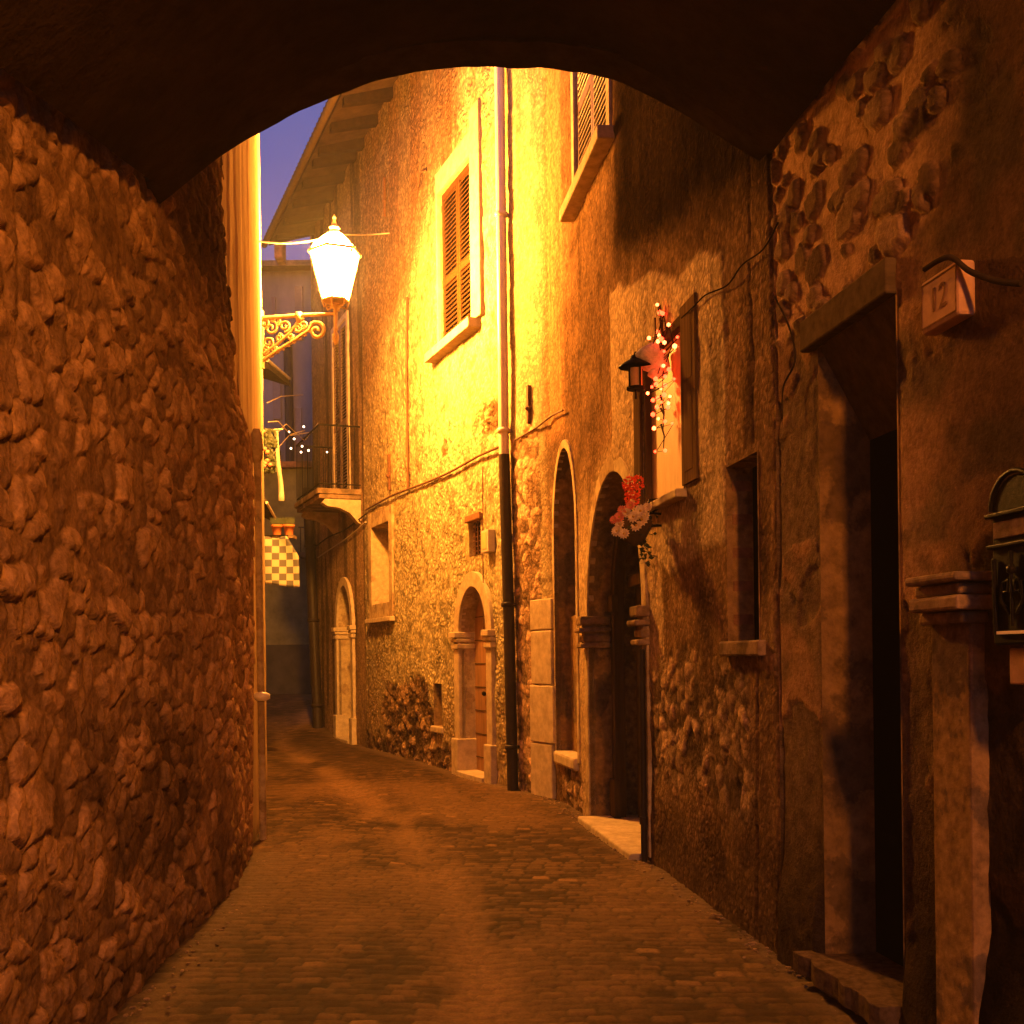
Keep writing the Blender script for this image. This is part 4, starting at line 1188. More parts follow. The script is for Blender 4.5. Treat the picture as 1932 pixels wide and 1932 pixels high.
# niche
M, hw, prof = lined(fac, NICHE, 0.25, M_PLD, back=M_PLD, back_name='niche_back')
part(MB().box(-hw - .05, hw + .05, -0.1, 0.05, NICHE['z0'] - .1, NICHE['z0'] - .002), 'niche_sill', M_CUT, fac, M, bevel=0.02)

# ---- balcony house
bal = thing('balcony_house', 'darker far house past the ochre one, with a balcony over its arched door', 'house')
holes_b = [ah(DOORB, 0.03), rh(BDOOR)]
sB = axis_pts([(SEAM3, RW.s[-1], 0.035)], (BDOOR['s0'], BDOOR['s1']))
zB = axis_pts([(-0.1, 10.9, 0.04)], (BDOOR['z0'], BDOOR['z1']))
def rel_bal(S, Z):
    return 0.04 * (fbm(S * 0.9, Z * 0.9, 160, 4) - .5) + 0.02 * (fbm(S * 6, Z * 6, 161, 3) - .5)
def col_bal(S, Z, y):
    n1 = fbm(S * 1.0, Z * 0.7, 162, 4); st = fbm(S * 4, Z * .4, 163, 4); n2 = fbm(S * 8, Z * 8, 164, 3)
    c = np.array([0.34, 0.22, 0.11]) * (0.6 + 0.8 * n1)[..., None] * (0.8 + 0.4 * n2)[..., None]
    c = c * (1 - 0.6 * sstep(0.48, 0.66, st))[..., None]
    up_ = sstep(4.4, 5.0, Z) * 0.25
    c = c * (1 - up_)[..., None]
    low = sstep(4.6, 3.6, Z) * .15
    return c * (1 - low)[..., None]
wall_mesh('wall_face', RW, sB, zB, rel_bal, col_bal, holes_b, M_PLAS, bal)
arched_door(bal, DOORB, 0.17, 0.4, M_WOODD)
M, hw, prof = lined(bal, BDOOR, 0.12, M_PLL, back=M_DARK, back_name='door_opening')
shutters(bal, M, hw, BDOOR['z0'], BDOOR['z1'] - .01, M_SHUTD, y=0.0)
z0, z1 = BDOOR['z0'], BDOOR['z1']
b = MB(); b.box(-hw - 0.14, -hw - .002, -0.02, 0.04, z0, z1 + .12); b.box(hw + .002, hw + .14, -0.02, 0.04, z0, z1 + .12); b.box(-hw - .002, hw + .002, -0.02, 0.04, z1 + .002, z1 + .12)
part(b, 'door_surround', M_CUT, bal, M, bevel=0.01)
# balcony
BS0, BS1 = YS(20.45), YS(22.5)
Mb = RW.frame(BS0, BS1); bh = (BS1 - BS0) / 2
slab = MB(); slab.box(-bh, bh, -0.1, 0.80, 4.58, 4.68); slab.box(-bh + .03, bh - .03, -0.1, 0.76, 4.50, 4.579)
balc = part(slab, 'balcony', M_CUTD, bal, Mb, bevel=0.012)
for xx in (-bh + 0.05, bh - .3):
    b = MB(); b.prism([(0, 0), (0, 0)] and [(xx, 4.49), (xx + .22, 4.49), (xx + .22, 4.05), (xx, 4.05)], -0.05, 0.05)
    cz = []
    b = MB()
    profc = [(-0.1, 4.495), (0.66, 4.495), (0.70, 4.42), (0.6, 4.36), (0.4, 4.34), (0.2, 4.25), (0.05, 4.08), (-0.1, 4.0)]
    vs = [(xx, y_, z_) for y_, z_ in profc] + [(xx + .2, y_, z_) for y_, z_ in profc]
    n_ = len(profc)
    b.add(vs, [tuple(range(n_)), tuple(range(n_, 2 * n_))] + [(i, (i + 1) % n_, n_ + (i + 1) % n_, n_ + i) for i in range(n_)])
    o = b.build('balcony_corbel', M_CUT, None, bevel=0.01); o.parent = balc
b = MB()
rail = 5.82
b.tube([(-bh + .03, 0.0, rail), (-bh + .03, 0.75, rail), (bh - .03, 0.75, rail), (bh - .03, 0.0, rail)], 0.018, 6)
b.tube([(-bh + .03, 0.0, 4.76), (-bh + .03, 0.75, 4.76), (bh - .03, 0.75, 4.76), (bh - .03, 0.0, 4.76)], 0.012, 6)
nb = 17
for k in range(nb + 1):
    x = -bh + .03 + (2 * bh - .06) * k / nb; b.tube([(x, 0.75, 4.68), (x, 0.75, rail)], 0.008, 5)
for k in range(1, 7):
    for x in (-bh + .03, bh - .03): b.tube([(x, 0.75 * k / 7, 4.68), (x, 0.75 * k / 7, rail)], 0.008, 5)
o = b.build('balcony_railing', M_IRON, None); o.parent = balc
# eaves over ochre and balcony house
EZ = 10.55
E0, E1 = YS(13.6), RW.s[-1] + 0.3
Me = Matrix(RW.frame(YS(14), YS(24))); 
xm0, ym0 = RW.pos(YS(14)); 
Me = RW.frame(E0, RW.s[-1]); eh = (RW.s[-1] - E0) / 2
def eave(parent, a, bb):
    b = MB(); b.add([(a, 0.85, EZ), (bb, 0.85, EZ), (bb, -6, EZ + 2.4), (a, -6, EZ + 2.4), (a, 0.85, EZ + .1), (bb, 0.85, EZ + .1), (bb, -6, EZ + 2.5), (a, -6, EZ + 2.5)],
                    [(0, 1, 2, 3), (4, 5, 6, 7), (0, 1, 5, 4), (1, 2, 6, 5), (2, 3, 7, 6), (3, 0, 4, 7)])
    rf = part(b, 'roof', M_SOFF, parent, Me)
    b = MB(); x = a + 0.1
    while x < bb:
        b.lathe([(0.085, 0), (0.085, 0.16)], (0, 0, 0), 8) if False else None
        b.tube([(x, 0.93, EZ + .12), (x, 0.3, EZ + .35)], [0.075, 0.06], 7); x += 0.19
    o = b.build('roof_tile_ends', M_TILE, None, True); o.parent = rf
    b = MB(); b.tube([(a, 0.95, EZ + .0), (bb, 0.95, EZ + .0)], 0.065, 10); o = b.build('gutter', M_GUT, None, True); o.parent = rf
    b = MB(); x = a + 0.2
    while x < bb - .1:
        b.add([(x, -0.05, EZ + .14), (x + .16, -0.05, EZ + .14), (x + .16, 0.8, EZ - .11), (x, 0.8, EZ - .11), (x, -0.05, EZ + .32), (x + .12, -0.05, EZ + .32), (x + .12, 0.8, EZ + .01), (x, 0.8, EZ + .01)],
              [(0, 1, 2, 3), (4, 5, 6, 7), (0, 1, 5, 4), (1, 2, 6, 5), (2, 3, 7, 6), (3, 0, 4, 7)]); x += 0.95
    o = b.build('rafter_ends', M_EAVE, None); o.parent = rf
sep = (SEAM3 - E0) - eh
eave(fac, -eh, sep - .01); eave(bal, sep + .01, eh + .25)

# ---- iron wall anchors, hook, boxes
def bar_thing(name, label, cat, px, y0, y1, w=0.05, mat=M_RUST, group='iron wall anchors'):
    s, za_ = W(px, y0); _, zb_ = W(px, y1)
    M = RW.frame(s - .05, s + .05)
    o = thing(name, label, cat, M, group)
    h = za_ - zb_; zc = (za_ + zb_) / 2
    b = MB(); b.prism([(-w / 2, za_), (w / 2, za_), (w * .35, zc - h * .05), (w * .8, zc - h * .1), (w * .35, zc - h * .18), (w * .25, zb_), (-w * .25, zb_), (-w * .35, zc - h * .18), (-w * .8, zc - h * .1), (-w * .35, zc - h * .05)], 0.01, 0.05)
    b.build('anchor_bar', mat, o)
    MB().sphere((0, 0.05, zc - h * .1), w * 0.55, 1).build('anchor_boss', mat, o, True)
    return o
bar_thing('wall_anchor', 'rusty iron anchor bar just right of the tall downpipe', 'wall anchor', 1001, 728, 800, 0.055)
bar_thing('wall_anchor', 'rusty iron anchor bar above the lower window of the ochre house', 'wall anchor', 737, 858, 925, 0.075)
bar_thing('wall_anchor', 'thin iron bar high on the streaked upper wall near the eaves', 'wall anchor', 728, 335, 410, 0.04)
s, z = W(803, 338)
h = thing('iron_hook', 'curled iron hook on the wall left of the brown shuttered window', 'hook', RW.frame(s - .1, s + .1))
b = MB(); b.tube([(0.22, 0.02, z + .1), (0.22, 0.07, z - .05), (0.15, 0.08, z - .1), (0.09, 0.08, z - .05), (0.06, 0.07, z + .1), (-0.05, 0.07, z + .08), (-.12, 0.02, z + .08)], 0.014, 6)
b.build('hook_rod', M_RUST, h, True)
s, z = W(928, 1020)
u = thing('utility_box', 'small cream utility box beside the little barred window', 'utility box', RW.frame(s - .1, s + .1))
b = MB(); b.box(-0.13, 0.13, 0.0, 0.1, z - .15, z + .13); b.build('case', M_WHITE, u, bevel=0.008)
b = MB(); b.box(-0.08, 0.1, 0.1, 0.106, z - .11, z + .1); b.build('lid', M_PLY, u, bevel=0.003)

# ---- downpipes
def downpipe(name, label, px_top, px_low, ytop, ymid, r, clamp_px, zt=10.6, off=0.1):
    s1, zmid = W(px_top, ymid, off); s0, _ = W(px_low, 1450, off)
    M = RW.frame(s0 - .05, s0 + .05)
    o = thing(name, label, 'downpipe', M)
    dxs = (s1 - s0)
    b = MB(); b.tube([(dxs, off, zmid - .05), (dxs * 1.02, off, zt)], r, 14); b.build('upper_pipe', M_ZINC, o, True, label='pale painted upper pipe')
    b = MB(); b.tube([(0, off - .01, -0.02), (dxs * .5, off - .01, zmid * .5), (dxs, off, zmid)], r * 1.1, 14); b.build('lower_pipe', M_CAST, o, True, label='black cast iron lower pipe')
    for zc in clamp_px:
        b = MB(); b.lathe([(r * 1.05, 0), (r * 1.3, 0.01), (r * 1.3, 0.05), (r * 1.05, .06)], (dxs * min(1, zc / zmid), off, zc), 14); b.box(dxs * min(1, zc / zmid) - .02, dxs * min(1, zc / zmid) + .02, -0.01, off, zc + .01, zc + .05)
        b.build('pipe_clamp', M_ZINC if zc > zmid else M_CAST, o, True)
    return o
downpipe('facade_downpipe', 'tall downpipe, pale above and black below, right of the ochre house door', 951, 966, 0, 858, 0.062, (0.5, 2.2, W(955, 815, .1)[1], W(950, 405, .1)[1]))
# black pipe at the far end of the balcony house
s1, z1_ = W(583, 975, 0.1); s0, _ = W(603, 1365, 0.1)
s0 = min(s0, RW.s[-1] - .05); s1 = min(s1, RW.s[-1] - .02)
M = RW.frame(s0 - .05, s0 + .05)
o = thing('black_downpipe', 'black downpipe at the far corner below the balcony', 'downpipe', M)
b = MB(); b.tube([(0, .13, -.02), (s1 - s0, .13, z1_ + .6)], 0.11, 10); b.build('pipe', M_CAST, o, True)
for zc in (0.6, 2.4, 4.0): MB().lathe([(0.11, 0), (0.135, .01), (.135, .06), (.11, .07)], ((s1 - s0) * zc / (z1_ + .6), .13, zc), 10).build('pipe_clamp', M_CAST, o, True)

# small drain pipe at the right foot of the portal
sp = PORT['s0'] - 0.09
o = thing('thin_drain_pipe', 'thin dark pipe standing against the near jamb of the portal', 'pipe', RW.frame(sp - .03, sp + .03))
b = MB(); b.tube([(0, .045, -.02), (0, .045, 1.65)], 0.025, 8); b.tube([(0, .045, .3), (0, .045, .36)], 0.034, 8); b.build('pipe', M_CAST, o, True)

# ---- cables
def cable(name, label, pts, r, mat=M_CABLE, group='cables strung on the walls'):
    P = [Vector(p) for p in pts]
    out = []
    for i in range(len(P) - 1):
        p0 = P[max(i - 1, 0)]; p1 = P[i]; p2 = P[i + 1]; p3 = P[min(i + 2, len(P) - 1)]
        for k in range(6):
            t = k / 6
            out.append(0.5 * ((2 * p1) + (-p0 + p2) * t + (2 * p0 - 5 * p1 + 4 * p2 - p3) * t * t + (-p0 + 3 * p1 - 3 * p2 + p3) * t ** 3))
    out.append(P[-1])
    return tag(MB().tube(out, r, 6).build(name, mat, None, True), label, 'cable', group)
def wp(px, py, off=0.04):
    s, z = W(px, py, off)
    x, y = RW.pos(s); nx, ny = RW.normal(s)
    return (float(x + nx * off), float(y + ny * off), z)
cable('wall_cable', 'long cable crossing the ochre house under the big window', [wp(690, 962), wp(740, 935), wp(800, 912), wp(850, 890), wp(900, 862), wp(944, 842)], 0.018, M_RUST)
cable('wall_cable', 'thin cable rising from the tall downpipe to the wall above the blind arch', [wp(972, 830), wp(1010, 808), wp(1040, 785), wp(1062, 774)], 0.012, M_RUST)
cable('wall_cable', 'straight vertical conduit left of the brown shuttered window', [wp(768, 560), wp(767, 700), wp(769, 850), wp(770, 925)], 0.016, M_RUST)
cable('wall_cable', 'thin vertical wire beside the little barred window', [wp(911, 880), wp(911, 1000), wp(912, 1130), wp(913, 1200)], 0.008, M_RUST)
cable('wall_cable', 'slack wire on the balcony house below the balcony slab', [wp(690, 985), wp(655, 1015), wp(625, 1035), wp(600, 1052)], 0.014, M_CABLEL)
cable('wall_cable', 'second slack wire above the far arched door', [wp(690, 970), wp(650, 1000), wp(622, 1012), wp(597, 1030)], 0.014, M_CABLE)
cable('wall_cable', 'dark wire from the fairy light window up towards the vault', [wp(1286, 600), wp(1310, 577), wp(1332, 556), wp(1372, 538), wp(1400, 500), wp(1440, 470), wp(1468, 420)], 0.005)
cable('wall_cable', 'wire hanging down the seam between the two near houses', [wp(1462, 560), wp(1490, 620), wp(1500, 680), wp(1478, 730), wp(1476, 790)], 0.005)
cable('wall_cable', 'dark cable above the number plaque at the right edge', [wp(1745, 508, .08), wp(1790, 485, .09), wp(1830, 512, .06), wp(1880, 530), wp(1928, 535)], 0.011)
cable('span_wire', 'pale wire sagging across the alley above the street lantern', [(-2.74, 12.4, at(500, 455, 12.4).z), at(540, 459, 13.0), at(600, 452, 14.0), at(640, 443, 15.5), at(690, 443, 18), wp(735, 440)], 0.011, M_CABLEL)

# =====================================================================================
# STREET LANTERN
# =====================================================================================
LX, LY = at(632, 520, 14.2).x, 14.2
zA = at(632, 592, 14.2).z          # arm height
def lantern(name, label, cat, x, y, z_arm, wallx, wally, glow, sc=1.0):
    d = Vector((wallx - x, wally - y, 0)); L = d.length / sc; d.normalize()
    M = Matrix((d, Vector((-d.y, d.x, 0)), Vector((0, 0, 1)))).transposed().to_4x4(); M = M @ Matrix.Scale(sc, 4); M.translation = (x, y, z_arm)
    o = thing(name, label, cat, M)
    b = MB(); b.tube([(0, 0, 0), (L * .3, 0, 0.004), (L, 0, 0.0)], [0.016, 0.02, 0.022], 8); b.box(L * .45, L * .45 + .05, -0.025, .025, -.05, .035); b.build('arm', M_GOLD, o, True)
    # scrolled bracket in the plane of the arm
    b = MB()
    def spiral(cx, cz, r0, r1, a0, a1, n=22): return [(cx + (r0 + (r1 - r0) * k / n) * math.cos(a0 + (a1 - a0) * k / n), 0, cz + (r0 + (r1 - r0) * k / n) * math.sin(a0 + (a1 - a0) * k / n)) for k in range(n + 1)]
    b.tube([(L, 0, -0.42), (L * .8, 0, -0.33), (L * .55, 0, -0.23), (L * .35, 0, -0.14)] + spiral(L * .25, -0.155, 0.09, 0.015, R(60), R(60 + 480), 26), 0.02, 6)
    b.tube([(L, 0, -0.36)] + [(L * .78, 0, -0.26), (L * .6, 0, -.15), (L * .5, 0, -.06), (L * .42, 0, -.02)], 0.017, 6)
    for (cx, cz, r_, s_) in ((L * .86, -.1, .07, 1), (L * .68, -.09, .06, -1), (L * .9, -.24, .06, -1), (L * .5, -.12, .045, 1), (L * .75, -.2, .04, 1), (L * .6, -.2, .03, -1), (L * .95, -.32, .05, 1), (L * .78, -.04, .04, -1), (L * .95, -.05, .05, -1), (L * .83, -.3, .035, 1), (L * .43, -.09, .04, -1)):
        b.tube(spiral(cx, cz, r_, 0.01, R(90 * s_), R(90 * s_) + s_ * R(500), 20), 0.015, 5)
    for k in range(9):
        xx = L * (.33 + .075 * k); zz = -.14 - (.075 * k) / .67 * .27
        b.sphere((xx, 0, zz - .02), 0.018, 1, (1.3, .6, .8))
    b.build('scroll_bracket', M_GOLD, o, True)
    b = MB(); b.box(L - .02, L + .015, -.035, .035, -.48, .08); b.build('wall_plate', M_GOLD, o)
    # stem with pendant drop
    b = MB(); b.lathe([(0.002, -.30), (0.02, -.28), (0.032, -.23), (0.03, -.2), (0.016, -.17), (0.028, -.15), (0.016, -.13), (.02, -.02), (.02, .05), (.05, .06), (.06, .08), (.03, .1)], (0, 0, 0), 12)
    b.build('stem', M_GOLD, o, True)
    b = MB()
    for k in range(6):
        a = 2 * math.pi * (k + .5) / 6
        b.tube([(0.03 * math.cos(a), 0.03 * math.sin(a), .07), (.11 * math.cos(a), .11 * math.sin(a), .06), (.13 * math.cos(a), .13 * math.sin(a), .12)], .009, 5)
        b.tube([(.125 * math.cos(a), .125 * math.sin(a), .13), (.235 * math.cos(a), .235 * math.sin(a), .57)], .010, 5)
    b.lathe([(.12, .115), (.135, .12), (.135, .135), (.12, .14)], (0, 0, 0), 6); b.lathe([(.235, .56), (.26, .565), (.26, .59), (.22, .6)], (0, 0, 0), 6)
    for k in range(6):
        a = 2 * math.pi * (k + .5) / 6; ca, sa = math.cos(a), math.sin(a)
        b.tube([(.228 * ca, .228 * sa, .60), (.197 * ca, .197 * sa, .655), (.106 * ca, .106 * sa, .735), (.055 * ca, .055 * sa, .77)], .007, 5)
    b.build('cage', M_GOLD, o)
    b = MB(); b.lathe([(.118, .142), (.225, .556)], (0, 0, 0), 6, cap=False); b.lathe([(.22, .594), (.19, .655), (.10, .735), (.05, .77)], (0, 0, 0), 6, cap=False); b.add([(.118 * math.cos(2 * math.pi * (k + .5) / 6), .118 * math.sin(2 * math.pi * (k + .5) / 6), .142) for k in range(6)], [tuple(range(6))])
    b.build('glass', glow, o)
    b = MB(); b.lathe([(.06, .762), (.055, .78), (.04, .80), (.055, .82), (.03, .85), (.012, .9), (.018, .92), (.004, .95)], (0, 0, 0), 6, cap=True)
    b.build('lantern_roof', M_GOLD, o)
    return o
lantern('street_lantern', 'lit wrought iron street lantern glaring on its scrolled arm in front of the ochre house', 'street lantern', LX, LY, zA, -3.15, 14.35, M_LAMPGLOW, sc=1.32)
lantern('street_lantern', 'lit street lantern in the open street behind the passage', 'street lantern', 1.45, -1.4, 4.6, 2.3, -1.4, M_BACKGLOW)

# =====================================================================================
# Unlit wall lamp, fairy lights, fleece, flower basket
# =====================================================================================
c = at(1199, 690, 8.1)
s_l = RW.s_of_y(8.1)
xw, yw = RW.pos(s_l)
o = thing('wall_lamp', 'small unlit black wall lantern with a wide hat below the white fleece', 'wall lamp', Matrix.Translation(c))
b = MB(); b.lathe([(.122, -.01), (.118, .0), (.06, .035), (.04, .05), (.035, .07), (.012, .08), (.006, .1)], (0, 0, 0), 16); b.lathe([(.02, -.012), (.122, -.012)], (0, 0, 0), 16)
b.build('hat', M_IRON, o, True)
b = MB()
for k in range(4):
    a = math.pi / 2 * k + .5; b.tube([(.055 * math.cos(a), .055 * math.sin(a), -.01), (.055 * math.cos(a), .055 * math.sin(a), -.17)], .008, 5)
b.lathe([(.062, -.175), (.068, -.17), (.068, -.155), (.055, -.15)], (0, 0, 0), 12); b.tube([(0, 0, -.17), (0, 0, -.24)], .008, 6)
b.build('cage', M_IRON, o)
b = MB(); b.lathe([(.048, -.15), (.048, -.02)], (0, 0, 0), 12); b.build('glass', M_GLASSF, o, True)
b = MB(); b.tube([(0, 0, .03), (.06, .02, .06), (float(xw - c.x), .05, .02)], .01, 6); b.build('lamp_bracket', M_IRON, o, True)

def deform_sphere(b, c, r, seed, sc=(1, 1, 1), amp=.3, sub=3):
    i0 = len(b.v); b.sphere((0, 0, 0), r, sub, sc)
    for i in range(i0, len(b.v)):
        v = Vector(b.v[i]); u_ = np.array([v.x / r * 1.6 + seed]); w_ = np.array([v.z / r * 1.6 + v.y / r])
        k = 1 + amp * (float(fbm(u_, w_, seed, 3)[0]) - .5) * 2
        b.v[i] = (c[0] + v.x * k, c[1] + v.y * k, c[2] + v.z * k)
fl = at(1232, 678, 8.1)
b = MB(); deform_sphere(b, (fl.x, fl.y, fl.z), .125, 3, (1.05, .7, .9), .5); deform_sphere(b, (fl.x + .03, fl.y, fl.z - .09), .075, 5, (1, .7, .8), .4); deform_sphere(b, (fl.x - .08, fl.y, fl.z - .03), .06, 6, (1.2, .7, .5), .3)
tag(b.build('fleece_decoration', M_FLEECE, None, True), 'white fleece cloud tucked above the unlit wall lantern', 'decoration')

sl = thing('fairy_lights', 'tangled string of glowing red orange fairy lights over the window', 'fairy lights')
bp = [(1240, 575), (1245, 590), (1248, 640), (1237, 662), (1253, 663), (1278, 636), (1273, 653), (1272, 715), (1244, 680), (1252, 690), (1262, 697), (1230, 730), (1247, 733), (1238, 725), (1255, 727), (1222, 742), (1232, 755), (1253, 745), (1264, 748), (1240, 768), (1232, 782), (1242, 790), (1255, 795), (1268, 799), (1234, 808), (1236, 852), (1255, 850)]
rnd = random.Random(9)
for _ in range(24):
    bp.append((rnd.gauss(1246, 9), rnd.choice([rnd.gauss(690, 22), rnd.gauss(745, 25), rnd.gauss(640, 25)])))  # extra bulbs added to throw more red light on the wall
Yb = {}
P3 = []
for i, (x, y) in enumerate(bp):
    Yd = 8.15 + rnd.uniform(-.12, .12)
    wall_x = float(np.interp(Yd, RW.p[:, 1], RW.p[:, 0]))
    p = at(x, y, Yd)
    while p.x > wall_x - .03:
        Yd -= .03; wall_x = float(np.interp(Yd, RW.p[:, 1], RW.p[:, 0])); p = at(x, y, Yd)
    P3.append(p)
    MB().sphere(p, rnd.uniform(0.011, 0.021), 1).build('bulb', M_BULB if i % 3 == 0 else M_BULBO, sl, True)
b = MB(); order = sorted(range(len(P3)), key=lambda i: -P3[i].z)
b.tube([P3[i] + Vector((0.01, .01, 0)) for i in order], .003, 5)
for k in range(7):
    p = P3[order[k * 2]]; b.tube([p, p + Vector((.03, 0, -.12)), p + Vector((-.02, .0, -.26))], .004, 5)
b.build('wire', M_CABLE, sl, True)
b = MB()
for (x0, y0, x1, y1) in ((1236, 600, 1230, 660), (1248, 600, 1258, 690), (1300, 575, 1280, 640), (1262, 745, 1290, 815), (1250, 770, 1282, 800), (1272, 650, 1262, 740), (1310, 600, 1266, 655), (1262, 800, 1252, 850)):
    pa = at(x0, y0, 8.1); pb_ = at(x1, y1, 8.05)
    for p in (pa, pb_):
        lim = float(np.interp(p.y, RW.p[:, 1], RW.p[:, 0])) - .03
        if p.x > lim: p.x = lim
    mid_ = (pa + pb_) / 2 + Vector((.015, 0, .01)); b.tube([pa, mid_, pb_], [.008, .006, .003], 5)
b.build('twigs', M_WOODD, sl, True)

# flower basket
c = at(1192, 985, 8.15)
xw = float(np.interp(8.15, RW.p[:, 1], RW.p[:, 0]))
fb = thing('flower_basket', 'wall basket of orange, pink and cream flowers with trailing dark ivy by the portal', 'flower basket', Matrix.Translation(c))
b = MB(); b.lathe([(.02, -.17), (.07, -.14), (.115, -.06), (.13, .0), (.12, .01), (.0, .01)], (0.02, 0, 0), 14); b.build('basket', M_WOODD, fb, True)
b = MB(); b.tube([(xw - c.x, .05, .06), (.12, .02, .07), (.13, .01, .16), (.19, .03, .17), (.2, .03, .1), (.13, .02, .06)], .009, 6); b.tube([(xw - c.x, .05, -.02), (.1, 0, -.03), (-.02, 0, -.05)], .009, 6); b.build('basket_bracket', M_IRON, fb, True)
rnd = random.Random(5)
b = MB()
for k in range(170):
    if k < 110:
        a = rnd.uniform(0, 2 * math.pi); rr = rnd.uniform(.05, .16); p = Vector((.03 + rr * math.cos(a), rr * math.sin(a) * .8, rnd.uniform(-.1, .1)))
    else:
        t_ = rnd.random(); p = Vector((.07 + .04 * t_ + rnd.uniform(-.04, .04), rnd.uniform(-.05, .05), -.08 - .22 * t_))
    q = Matrix.Rotation(rnd.uniform(0, 6.28), 3, 'Z') @ Matrix.Rotation(rnd.uniform(-1.2, 1.2), 3, 'X')
    w_ = rnd.uniform(.012, .022)
    b.add([p + q @ Vector(v) for v in ((0, 0, 0), (w_, w_ * .9, .004), (0, w_ * 2.4, 0), (-w_, w_ * .9, .004))], [(0, 1, 2, 3)])
b.build('ivy', M_LEAF, fb)
def flower(pos, r, mat, nm, npet=12, layers=2, up_=Vector((-.35, -.8, .3))):
    b = MB(); zax = up_.normalized(); q = zax.to_track_quat('Z', 'Y').to_matrix()
    for L in range(layers):
        for k in range(npet):
            a = 2 * math.pi * (k + .5 * L) / npet; rr = r * (1 - .22 * L)
            ca, sa = math.cos(a), math.sin(a); w_ = rr * .26
            pts_ = [(ca * r * .12, sa * r * .12, .004), (ca * rr * .6 - sa * w_, sa * rr * .6 + ca * w_, .01 + .012 * L), (ca * rr, sa * rr, .004 + .02 * L), (ca * rr * .6 + sa * w_, sa * rr * .6 - ca * w_, .01 + .012 * L)]
            b.add([Vector(pos) + q @ Vector(p) for p in pts_], [(0, 1, 2, 3)])
    o = b.build(nm, mat, fb)
    e = MB().sphere(Vector(pos) + zax * .008, r * .2, 1).build('flower_eye', M_YEL, None, True); e.parent = o
for (x, z, r_) in ((.05, .06, .055), (.10, .09, .04), (0.0, .02, .05), (.06, .0, .055), (.02, -.04, .05), (.08, .03, .045), (-.05, .05, .04), (-.12, -.08, .045), (-.07, -.1, .045), (-.1, -.03, .04)):
    flower((x, -.1 - rnd.uniform(0, .04), z), r_, M_PETAL, 'cream_flower')
for (x, z, r_) in ((-.10, .02, .045), (-.08, .07, .04), (-.02, .1, .04), (-.14, .0, .035)):
    flower((x, -.12, z), r_, M_PINK, 'pink_flower')
b = MB()
for (cx, cz, rr) in ((.0, .22, .055), (.03, .27, .05), (-.02, .27, .045), (.0, .16, .045)):
    for k in range(110):
        v = Vector((rnd.gauss(0, 1), rnd.gauss(0, 1), rnd.gauss(0, 1))).normalized(); p = Vector((cx, -.05, cz)) + v * rr * rnd.uniform(.7, 1)
        t1 = v.orthogonal().normalized(); t1 = Matrix.Rotation(rnd.uniform(0, 6.28), 3, v) @ t1; t2 = v.cross(t1); w_ = .009
        b.add([p, p + t1 * w_ + v * w_, p + v * w_ * 2.4, p - t1 * w_ + v * w_], [(0, 1, 2, 3)])
b.build('orange_bloom', M_ORANGE, fb)

# =====================================================================================
# FAR END OF THE STREET
# =====================================================================================
GZ = float(ground_z(np.array([33.0]))[0])
far = thing('far_house', 'pale house closing the far end of the alley, dusky blue in its upper storeys', 'house')
b = MB(); b.box(-11.5, -2.5, 33.0, 41, GZ + 2.2 + 0.0, 13.0); b.build('wall', M_FARW, far)
b = MB(); b.box(-11.5, -2.5, 32.94, 41, GZ - .6, GZ + 2.2 - .01); b.build('plinth', M_FARD, far)
b = MB(); b.add([(-12, 32.5, 12.98), (-2, 32.5, 12.98), (-2, 38, 14.6), (-12, 38, 14.6), (-12, 32.5, 13.14), (-2, 32.5, 13.14), (-2, 38, 14.76), (-12, 38, 14.76)], [(0, 1, 2, 3), (4, 5, 6, 7), (0, 1, 5, 4), (1, 2, 6, 5), (2, 3, 7, 6), (3, 0, 4, 7)]); b.build('roof', M_TILE, far)
def farbox(px0, px1, py0, py1, name, mat, y=32.92, d=.08, par=far, lab=None):
    a = at(px0, py0, y); c_ = at(px1, py1, y)
    MB().box(min(a.x, c_.x), max(a.x, c_.x), y, y + d, min(a.z, c_.z), max(a.z, c_.z)).build(name, mat, par, label=lab)
farbox(520, 532, 1115, 1235, 'window', M_DARK)
farbox(548, 563, 1100, 1300, 'door', M_WOODD)
farbox(570, 580, 1110, 1165, 'shutter', M_WOODD)
farbox(556, 570, 770, 880, 'window', M_SHUTD)
farbox(514, 530, 700, 790, 'window', M_SHUTD)
farbox(556, 572, 540, 640, 'window', M_SHUTD)
farbox(512, 590, 905, 915, 'string_course', M_FARD)
farbox(512, 530, 850, 980, 'window', M_DARK)
farbox(512, 520, 560, 640, 'window', M_SHUTD)
o = MB().tube([at(543, 640, 32.8), at(546, 800, 32.8), at(549, 960, 32.8), at(553, 1250, 32.8)], .13, 8).build('drain', M_CAST, far, True)
# side house on the far right, seen between the far house and the balcony house
side = thing('olive_house', 'dim olive plastered house low down behind the black downpipe', 'house')
b = MB(); b.box(-8.2, -4.4, 29.5, 33.0 - .1, .2, 6.6); b.build('wall', M_FARG, side)
b = MB(); b.box(-8.26, -4.4, 29.44, 32.8, .1, 2.0); b.build('plinth', M_FARD, side)
b = MB(); b.box(-8.5, -4.4, 29.2, 33.0 - .1, 6.6, 6.75); b.build('roof', M_TILE, side)
